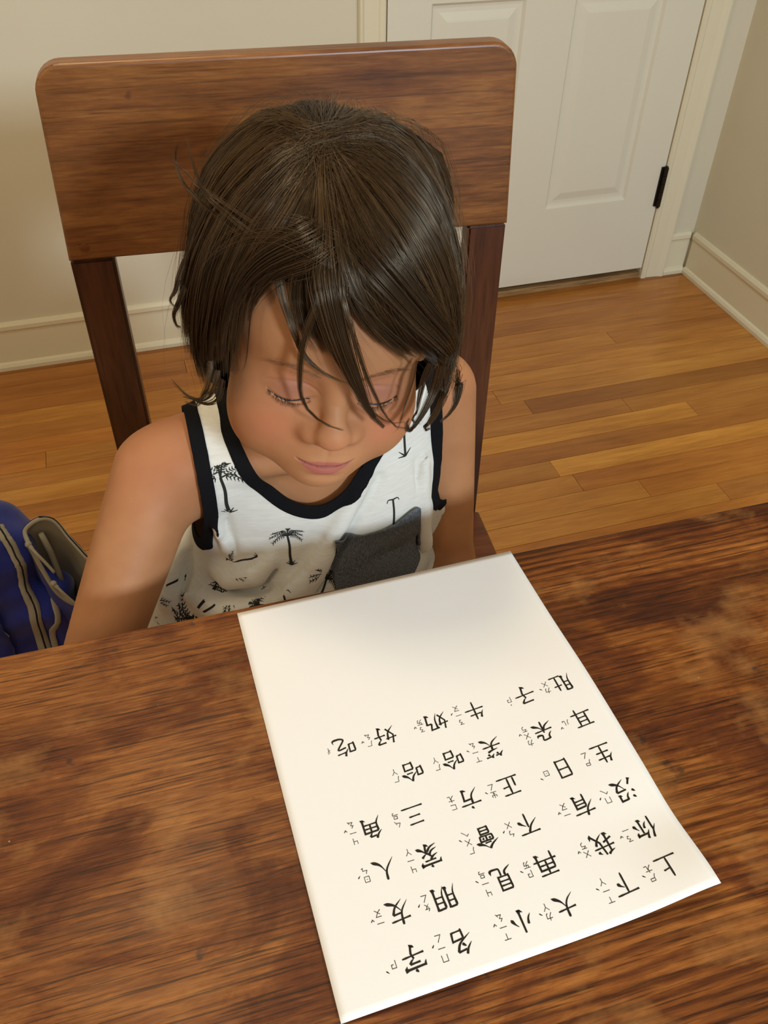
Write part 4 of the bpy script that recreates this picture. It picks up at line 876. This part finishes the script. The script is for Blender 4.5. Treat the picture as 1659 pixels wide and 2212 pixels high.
LOCKS = [ ([[109, 496, 962], [231, 661, 876], [336, 669, 797], [427, 639, 724], [501, 633, 625], [552, 633, 506], [580, 644, 323]], 8.0, 130),
 ([[122, 540, 929], [253, 675, 837], [344, 670, 757], [406, 657, 684], [429, 660, 611], [449, 671, 540], [456, 677, 482]], 5.0, 30),
 ([[95, 462, 986], [282, 603, 920], [423, 601, 835], [549, 581, 711], [639, 585, 557], [695, 592, 341], [707, 571, 94]], 11.0, 120),
 ([[184, 428, 999], [179, 751, 765], [119, 845, 566], [32, 910, 367], [-87, 930, 138], [-201, 929, -47], [-350, 964, -174]], 8.0, 330),
 ([[137, 548, 932], [92, 807, 692], [-10, 893, 454], [-144, 913, 180], [-300, 888, -84], [-419, 906, -169], [-542, 869, -144]], 1.6, 50),
 ([[186, 542, 924], [215, 783, 665], [271, 842, 457], [277, 879, 226], [225, 865, -24], [101, 972, -89], [-100, 1011, -130]], 2.2, 60),
 ([[176, 705, 851], [125, 821, 639], [44, 905, 394], [-71, 925, 184], [-201, 901, -41], [-356, 887, -139], [-507, 859, -117]], 1.2, 24),
 ([[206, 700, 846], [221, 768, 685], [168, 848, 470], [50, 887, 282], [-83, 876, 75], [-203, 872, -104], [-320, 906, -201]], 1.5, 30),
 ([[530, 569, 647], [551, 599, 514], [563, 636, 383], [563, 653, 234], [563, 654, 100], [584, 653, 11], [610, 665, -17]], 0.8, 10),
 ([[435, 627, 692], [396, 698, 564], [337, 783, 441], [277, 822, 315], [213, 859, 248], [165, 881, 236], [141, 907, 240]], 2.5, 40),
 ([[344, 654, 775], [359, 703, 600], [326, 777, 439], [263, 829, 304], [161, 861, 220], [44, 875, 165], [-76, 869, 122]], 2.2, 36),
 ([[-600, 744, 219], [-602, 753, 83], [-569, 812, -20], [-515, 877, -101], [-454, 936, -148], [-407, 966, -55], [-450, 946, -7]], 4.5, 90),
 ([[-671, 679, 174], [-693, 701, 9], [-642, 804, -60], [-577, 894, -121], [-547, 915, -142], [-578, 924, -152], [-604, 901, -113]], 7.0, 170),
 ([[-521, 787, 264], [-497, 813, 159], [-489, 845, 40], [-484, 885, -39], [-451, 928, -60], [-502, 931, -92], [-545, 903, -58]], 2, 30),
 ([[-902, 296, -143], [-979, 230, -312], [-840, 608, -174], [-720, 808, -129], [-679, 845, -119], [-652, 894, -117], [-653, 900, -150]], 5.5, 120),
 ([[-420, 819, 298], [-430, 822, 161], [-414, 850, 39], [-390, 906, -63], [-377, 933, -135], [-347, 958, -153], [-321, 975, -159]], 0.8, 10),
 ([[722, 589, -31], [741, 642, -133], [797, 621, -234], [850, 560, -288], [907, 514, -285], [964, 441, -274], [1005, 461, -194]], 2.2, 26),
 ([[695, 643, -58], [718, 688, -166], [770, 669, -230], [824, 620, -259], [865, 577, -275], [908, 578, -262], [937, 612, -225]], 2.5, 30),
 ([[762, 505, -28], [777, 579, -150], [810, 597, -248], [836, 601, -302], [872, 568, -321], [900, 548, -324], [911, 508, -335]], 2.5, 30),
 ([[923, 26, 368], [962, 89, 274], [980, 125, 198], [1007, 137, 153], [1001, 161, 136], [973, 178, 116], [978, 174, 90]], 3.5, 60),
 ([[920, 124, 236], [959, 147, 130], [985, 135, 35], [970, 155, -20], [959, 205, -1], [936, 221, 1], [926, 231, 37]], 3.0, 50),
 ([[444, 560, 823], [587, 429, 818], [709, 271, 830], [795, 138, 833], [855, 51, 880], [908, -96, 967], [941, -249, 1053]], 1.7, 24),
 ([[634, 410, 774], [754, 199, 757], [829, 76, 754], [881, -5, 764], [947, -122, 783], [994, -439, 783], [944, -358, 995]], 1.5, 20),
 ([[539, 431, 851], [683, 241, 844], [795, 106, 845], [872, 35, 856], [937, -66, 882], [1011, -134, 910], [1004, -201, 948]], 1.4, 12),
 ([[71, 650, 843], [233, 648, 901], [402, 553, 907], [542, 476, 849], [683, 412, 741], [800, 337, 568], [870, 302, 354]], 11.0, 30),
 ([[158, 406, 1018], [-38, 717, 908], [-211, 790, 769], [-412, 808, 585], [-602, 741, 390], [-885, 312, -92], [-980, 240, -325]], 13.0, 150),
 ([[-328, -194, 1297], [-371, -187, 1291], [-367, -44, 1312], [-369, 47, 1312], [-371, 89, 1304], [-372, 137, 1294], [-376, 168, 1274]], 0.5, 4) ]
def hp(g): return [np.array(q, float)/10000 for q in g]
FR = [hp(g) for g in FAM_R]; FL = [hp(g) for g in FAM_L]; W0 = FR[0][0]
back = []
for k in range(1, 8):   # back of the head, from the left ear round to the right ear
    a = math.pi*(-.02+k/8*1.04); g_ = [W0]
    for t, rr, zz in ((.25, .060, .112), (.42, .090, .085), (.56, .104, .045), (.7, .104, .0), (.85, .098, -.035), (1, .088, -.065)):
        g_.append(np.array([-math.cos(a)*rr*.92, -.014-math.sin(a)*rr*1.06, zz]))
    back.append(g_)
RING = FR + back + FL + [FR[0]]
hv, hf, hc = [], [], []
SIDES = 3
def add_strand(P, r0, shade):
    """P: n x 3 in the head frame"""
    P = h2w(P); n = len(P); t = np.gradient(P, axis=0); t /= np.linalg.norm(t, axis=1)[:, None]+1e-12
    ref = np.array([.3, .5, .8]); a = np.cross(t, ref); a /= np.linalg.norm(a, axis=1)[:, None]+1e-9; b_ = np.cross(t, a)
    u = np.linspace(0, 1, n); r = r0*np.clip(1.15-u**2.5, .2, 1)
    ang = np.arange(SIDES)*2*math.pi/SIDES
    ring = P[:, None, :]+r[:, None, None]*(np.cos(ang)[None, :, None]*a[:, None, :]+np.sin(ang)[None, :, None]*b_[:, None, :])
    base = sum_v[0]; hv.append(ring.reshape(-1, 3)); sum_v[0] += n*SIDES
    i = np.arange(n-1)[:, None]; k = np.arange(SIDES)[None, :]; k2 = (k+1) % SIDES
    q = np.stack([base+i*SIDES+k, base+i*SIDES+k2, base+(i+1)*SIDES+k2, base+(i+1)*SIDES+k], -1).reshape(-1, 4); hf.append(q); hc.append(np.full(n*SIDES, shade))
sum_v = [0]
def WHJ(r): v_ = r.normal(0, 1, 3)*np.array([.0055, .0065, .001]); return v_
rg = np.random.default_rng(21)
def smoothc(g, n=15):
    c = np.array(catmull(g, 8)); L = np.concatenate([[0], np.cumsum(np.linalg.norm(np.diff(c, axis=0), axis=1))]); s = np.linspace(0, L[-1], n); return np.stack([np.interp(s, L, c[:, i]) for i in range(3)], -1)
CTR = np.array([0, -.012, .015])
def outward(P): d = P-CTR; return d/np.linalg.norm(d, axis=1)[:, None]
NSEG = len(RING)-1
SM = [smoothc(g) for g in RING]
for si in range(NSEG):
    A, B = SM[si], SM[si+1]; gap = si == NSEG-1; nb = FR_N = len(FR)
    isback = len(FR) <= si < len(FR)+len(back)-1
    ncl = 7 if isback else (16 if not gap else 16)
    for c in range(ncl):
        tc = (c+rg.uniform(.1, .9))/ncl; cut = rg.uniform(.86, 1.0); lift = rg.uniform(.60, 1.0); cl_sh = rg.uniform(.7, 1.25)
        if gap: cut = rg.uniform(.54, .66)
        wob = rg.normal(0, 1, 3)*.0022; ph = rg.uniform(0, 6.28)
        for k in range(28 if isback else 92):
            t = np.clip(tc+rg.normal(0, 1.1/ncl), 0, 1); t2 = tc+(t-tc)*rg.uniform(.2, .5); t2 = (.10*t2 if tc < .4 else 1-.12*(1-t2)) if si == 1 else t2; u = np.linspace(0, 1, len(A)); tt = (t*(1-u**1.2)+t2*u**1.2)[:, None]
            P = A*(1-tt)+B*tt; lf = lift*rg.uniform(.86, 1.04)
            P = P+outward(P)*((lf-1)*.014*np.minimum(1, u*5+.25))[:, None]+WHJ(rg)*np.clip(1-u*4, 0, 1)[:, None]
            P = P+wob*np.sin(u*3+ph)[:, None]*u[:, None]+rg.normal(0, 1, 3)*.0009*u[:, None]**1.5
            start = rg.choice([0, 1, 1, 2, 2, 3])
            n_ = max(5, int(len(A)*cut*rg.uniform(.9, 1.0))); P = P[start:n_]
            add_strand(P, rg.uniform(.00009, .00016), cl_sh*rg.uniform(.8, 1.2))
for g_, rad, cnt in LOCKS:
    c = smoothc(hp(g_), 18); u = np.linspace(0, 1, 18); t = np.gradient(c, axis=0); t /= np.linalg.norm(t, axis=1)[:, None]; o_ = outward(c); sd = np.cross(t, o_); sd /= np.linalg.norm(sd, axis=1)[:, None]
    prof = np.clip(1.0-u**1.6, .07, 1)*np.clip(.8+u*2.4, .35, 1); sh0 = rg.uniform(.75, 1.1)
    for k in range(cnt):
        a_, b2 = rg.normal(0, .55), rg.normal(0, .22); P = c+sd*(a_*rad/1000*prof)[:, None]+o_*(b2*rad/1000*prof)[:, None]+rg.normal(0, 1, 3)*.0005*u[:, None]**2
        n_ = int(18*rg.uniform(.8, 1.0)); add_strand(P[(rg.integers(0, 5) if cnt >= 100 else 0):n_], rg.uniform(.00011, .00018), sh0*rg.uniform(.8, 1.2))
for k in range(260):     # fly-away hairs
    si = rg.integers(0, NSEG-1); t = rg.uniform(0, 1); P = SM[si]*(1-t)+SM[si+1]*t; u = np.linspace(0, 1, len(P))
    P = P+outward(P)*(rg.uniform(.001, .006)*np.sin(u*3.0+rg.uniform(0, 1)))[:, None]+rg.normal(0, 1, 3)*.005*u[:, None]**2; a_ = rg.integers(0, 5); add_strand(P[a_:], .00009, 1.3)
HV = np.concatenate(hv); HF = np.concatenate(hf); HS = np.concatenate(hc)
me = mesh_np('hair', HV, HF); at_ = me.attributes.new('shade', 'FLOAT', 'POINT'); at_.data.foreach_set('value', HS.astype(np.float32))
m, nt, b = newmat('brown_hair', 0.30, 0.6)
aa = node(nt, 'ShaderNodeAttribute', attribute_name='shade'); hcx = ramp(nt, mth(nt, 'MULTIPLY', aa.outputs['Fac'], .5), [(0.2, s2l(36, 24, 14)), (0.5, s2l(64, 44, 26)), (0.85, s2l(104, 76, 44))])
nt.links.new(hcx, b.inputs['Base Color']); b.inputs['Specular Tint'].default_value = (1.0, .82, .58, 1); MHR = m
hair = wearing(link('hair', me, MHR, child)); hair['label'] = 'tousled chin-length brown hair'
# dense under-layer that keeps the scalp from showing
def under_sdf(P):
    A = P.copy(); A[..., 0] = np.abs(A[..., 0])
    d = ell(P, (0, -.014, .028), (.0830, .099, .0870)); d = smin(d, ell(A, (.062, -.014, -.020), (.022, .046, .045)), .03); d = smin(d, ell(P, (0, -.050, -.030), (.060, .045, .045)), .03); return d
V, F = surface_nets(under_sdf, (-.11, -.14, -.10), (.11, .11, .14), .004)
F3 = np.concatenate([F[:, [0, 1, 2]], F[:, [0, 2, 3]]])
yl = np.interp(V[:, 2], [-.1, -.05, 0, .04, .055, .066, .074, .2], [.000, .008, .014, .030, .046, .066, .2, .3])
V3, F3 = clip_mesh(V, F3, yl-V[:, 1]); V3 = h2w(V3)
m, nt, b = newmat('hair_under', 0.6, 0.25, s2l(38, 27, 19))
uo = wearing(link('under_layer', mesh_np('under_layer', V3, F3), m, None)); uo.parent = hair
hair.location = -CL; uo.location = (0, 0, 0); md = uo.modifiers.new('t', 'SOLIDIFY'); md.thickness = .002
# ================================================================ backpack on the floor beside the chair
bag = empty('backpack', (-1.84, -1.05, 0)); BL = Vector((-1.84, -1.05, 0)); tag(bag, 'blue backpack with grey zip strips standing on the floor beside the chair, one pocket open', 'backpack')
def bloc(o): o.location = -BL; return o
def bx_sd(P, c, h, r): q = np.abs(P-np.array(c))-np.array(h)+r; return np.linalg.norm(np.maximum(q, 0), axis=-1)+np.minimum(q.max(-1), 0)-r
def bag_sdf(P):
    d = bx_sd(P, (-1.885, -1.035, .205), (.100, .072, .212), .062)
    d = smin(d, bx_sd(P, (-1.800, -1.060, .150), (.048, .046, .158), .040), .018)
    d = smin(d, ell(P, (-1.905, -1.095, .13), (.075, .045, .11)), .02)
    # seams and soft folds
    d = d + .004*np.exp(-((P[..., 0]+1.852+.10*(P[..., 2]-.3)**2)/.006)**2) + .0025*np.sin(P[..., 2]*55+P[..., 0]*40+2*np.sin(P[..., 0]*60)) + .0015*np.sin(P[..., 2]*110+P[..., 1]*90)
    return smax(d, -P[..., 2]+.001, .006)
V, F = surface_nets(bag_sdf, (-2.02, -1.18, -.012), (-1.72, -.94, .45), .006); V = project(bag_sdf, V, 1)
m, nt, b = newmat('blue_nylon', 0.6, 0.35); n = noise(nt, coords(nt), 30, 4)
nt.links.new(ramp(nt, n, [(.3, s2l(20, 32, 110)), (.7, s2l(30, 46, 148))]), b.inputs['Base Color']); bump(nt, b, noise(nt, coords(nt), 900, 2), .3, .0004); b.inputs['Sheen Weight'].default_value = .2; MBL = m
m, nt, b = newmat('grey_webbing', 0.75, 0.25, s2l(158, 150, 132)); bump(nt, b, noise(nt, coords(nt), 700, 2), .3, .0004); MGR = m
m, nt, b = newmat('grey_lining', 0.6, 0.3, s2l(150, 142, 124)); MLN = m
m, nt, b = newmat('dark_mesh', 0.85, 0.2, s2l(30, 32, 36)); MDM = m
bloc(link('bag_body', mesh_np('bag_body', V, F), MBL, bag))
BB = BVHTree.FromPolygons([Vector(p) for p in V], [tuple(int(i) for i in f) for f in F])
def ribbon(name, pts, width, mat, lift=.0015, th=.0015, par=None):
    c = np.array(catmull([np.array(p) for p in pts], 8)); vs, fs = [], []
    for i, p in enumerate(c):
        t = Vector(c[min(i+1, len(c)-1)]-c[max(i-1, 0)]).normalized(); lo_, nrm, _, _ = BB.find_nearest(Vector(p)); side = t.cross(nrm).normalized()
        w_ = width[0]+(width[1]-width[0])*i/(len(c)-1) if hasattr(width, '__len__') else width
        for s in (-1, -.33, .33, 1):
            q = BB.find_nearest(lo_+side*w_/2*s); vs.append(tuple(q[0]+q[1]*(lift+(.0008 if abs(s) < 1 else 0))))
    for i in range(len(c)-1):
        for k in range(3): fs.append((4*i+k, 4*i+k+1, 4*i+k+5, 4*i+k+4))
    o = link(name, mesh_np(name, vs, fs), mat, bag); o.location = -BL; md = o.modifiers.new('t', 'SOLIDIFY'); md.thickness = th; md.offset = 0; return o
S1 = [(-1.815, -1.055, .43), (-1.800, -1.085, .415), (-1.787, -1.105, .38), (-1.792, -1.106, .34), (-1.803, -1.106, .30), (-1.811, -1.100, .22), (-1.812, -1.10, .14), (-1.812, -1.10, .03)]
S2 = [(-1.770, -1.09, .325), (-1.778, -1.098, .28), (-1.793, -1.10, .23), (-1.800, -1.10, .18), (-1.800, -1.10, .10), (-1.795, -1.10, .03)]
ribbon('zip_strip', S1, (.014, .018), MGR); ribbon('zip_strip', S2, (.010, .008), MGR)
ribbon('zip_line', [(p[0]+.002, p[1]-.0035, p[2]) for p in S1], .0010, MDM, .0030)
ribbon('side_mesh', [(-1.880, -1.13, .37), (-1.868, -1.13, .34), (-1.862, -1.13, .30)], .022, MDM)
o = ribbon('strap', [(-1.95, -1.09, .40), (-1.905, -1.125, .36), (-1.873, -1.125, .30), (-1.862, -1.125, .24), (-1.868, -1.12, .14)], .030, MBL, .006, .006)
# open pocket: rim, lining, outer shell
RIM = [(-1.788, -1.070, .385), (-1.790, -1.050, .392), (-1.768, -1.044, .402), (-1.750, -1.044, .392), (-1.736, -1.060, .370), (-1.722, -1.078, .353), (-1.712, -1.092, .335), (-1.724, -1.106, .305), (-1.745, -1.112, .290), (-1.766, -1.104, .310), (-1.778, -1.090, .345)]
c0 = [np.array(p) for p in RIM]; rim = np.array(catmull(c0+[c0[0]], 6)[:-1]); n = len(rim); cen = rim.mean(0)
def loft(off, name, mat, flip):
    rings = []
    for t in np.linspace(0, 1, 9):
        c_ = cen+np.array([-.012, .018, -.17])*t; k = 1-.38*t**1.6; r = (rim-cen)*k; r[:, 2] *= (1-t*.9); q = c_+r; d_ = r/np.linalg.norm(r, axis=1)[:, None]
        ww = .0022*np.sin(np.arange(n)*.55+t*7)*math.sin(math.pi*min(1, t*1.5)); rings.append(q+d_*(off+ww)[..., None] if hasattr(ww, '__len__') else q+d_*off)
    vs = np.concatenate(rings+[rings[-1].mean(0)[None]]); fs = []
    for j in range(8):
        for i in range(n): a, b2 = j*n+i, j*n+(i+1) % n; fs.append((a, b2, b2+n, a+n) if not flip else (a, a+n, b2+n, b2))
    o = link(name, mesh_np(name, vs, fs), mat, bag); o.location = -BL; return o
loft(.0, 'lining', MLN, True); loft(.004, 'open_pocket', MBL, False)
bm = bmesh.new(); pts = [Vector(p) for p in rim]+[Vector(rim[0])]; tube(bm, pts, .0034, 8, False); bloc(bm_obj('pocket_piping', bm, MGR, bag, True))
bm = bmesh.new(); P2 = np.array(catmull([np.array(p)+np.array([0, 0, .0045]) for p in RIM[2:8]], 30))
for i in range(0, len(P2)-1, 2): bmesh.ops.create_icosphere(bm, subdivisions=1, radius=.0012, matrix=Matrix.Translation(Vector(P2[i])))
o = bloc(bm_obj('zip_teeth', bm, MDM, bag)); o['kind'] = 'stuff'
# inner seam and fold of the lining
bm = bmesh.new(); tube(bm, [(-1.772, -1.050, .380), (-1.768, -1.052, .345), (-1.765, -1.062, .310), (-1.762, -1.070, .27)], [.004, .005, .0045, .004], 8); bloc(bm_obj('lining_seam', bm, MLN, bag, True))
for pts in ([(-1.786, -1.080, .392), (-1.778, -1.092, .384), (-1.770, -1.098, .370), (-1.762, -1.103, .352)], [(-1.768, -1.104, .332), (-1.760, -1.112, .322), (-1.752, -1.115, .306), (-1.742, -1.118, .286)]):
    bm = bmesh.new(); c = catmull([np.array(p) for p in pts], 5); tube(bm, c, [.0030]*3+[.0022]*(len(c)-3), 8); bmesh.ops.create_uvsphere(bm, u_segments=10, v_segments=8, radius=.0048, matrix=Matrix.Translation(pts[0])); bloc(bm_obj('zip_pull', bm, MGR, bag, True))
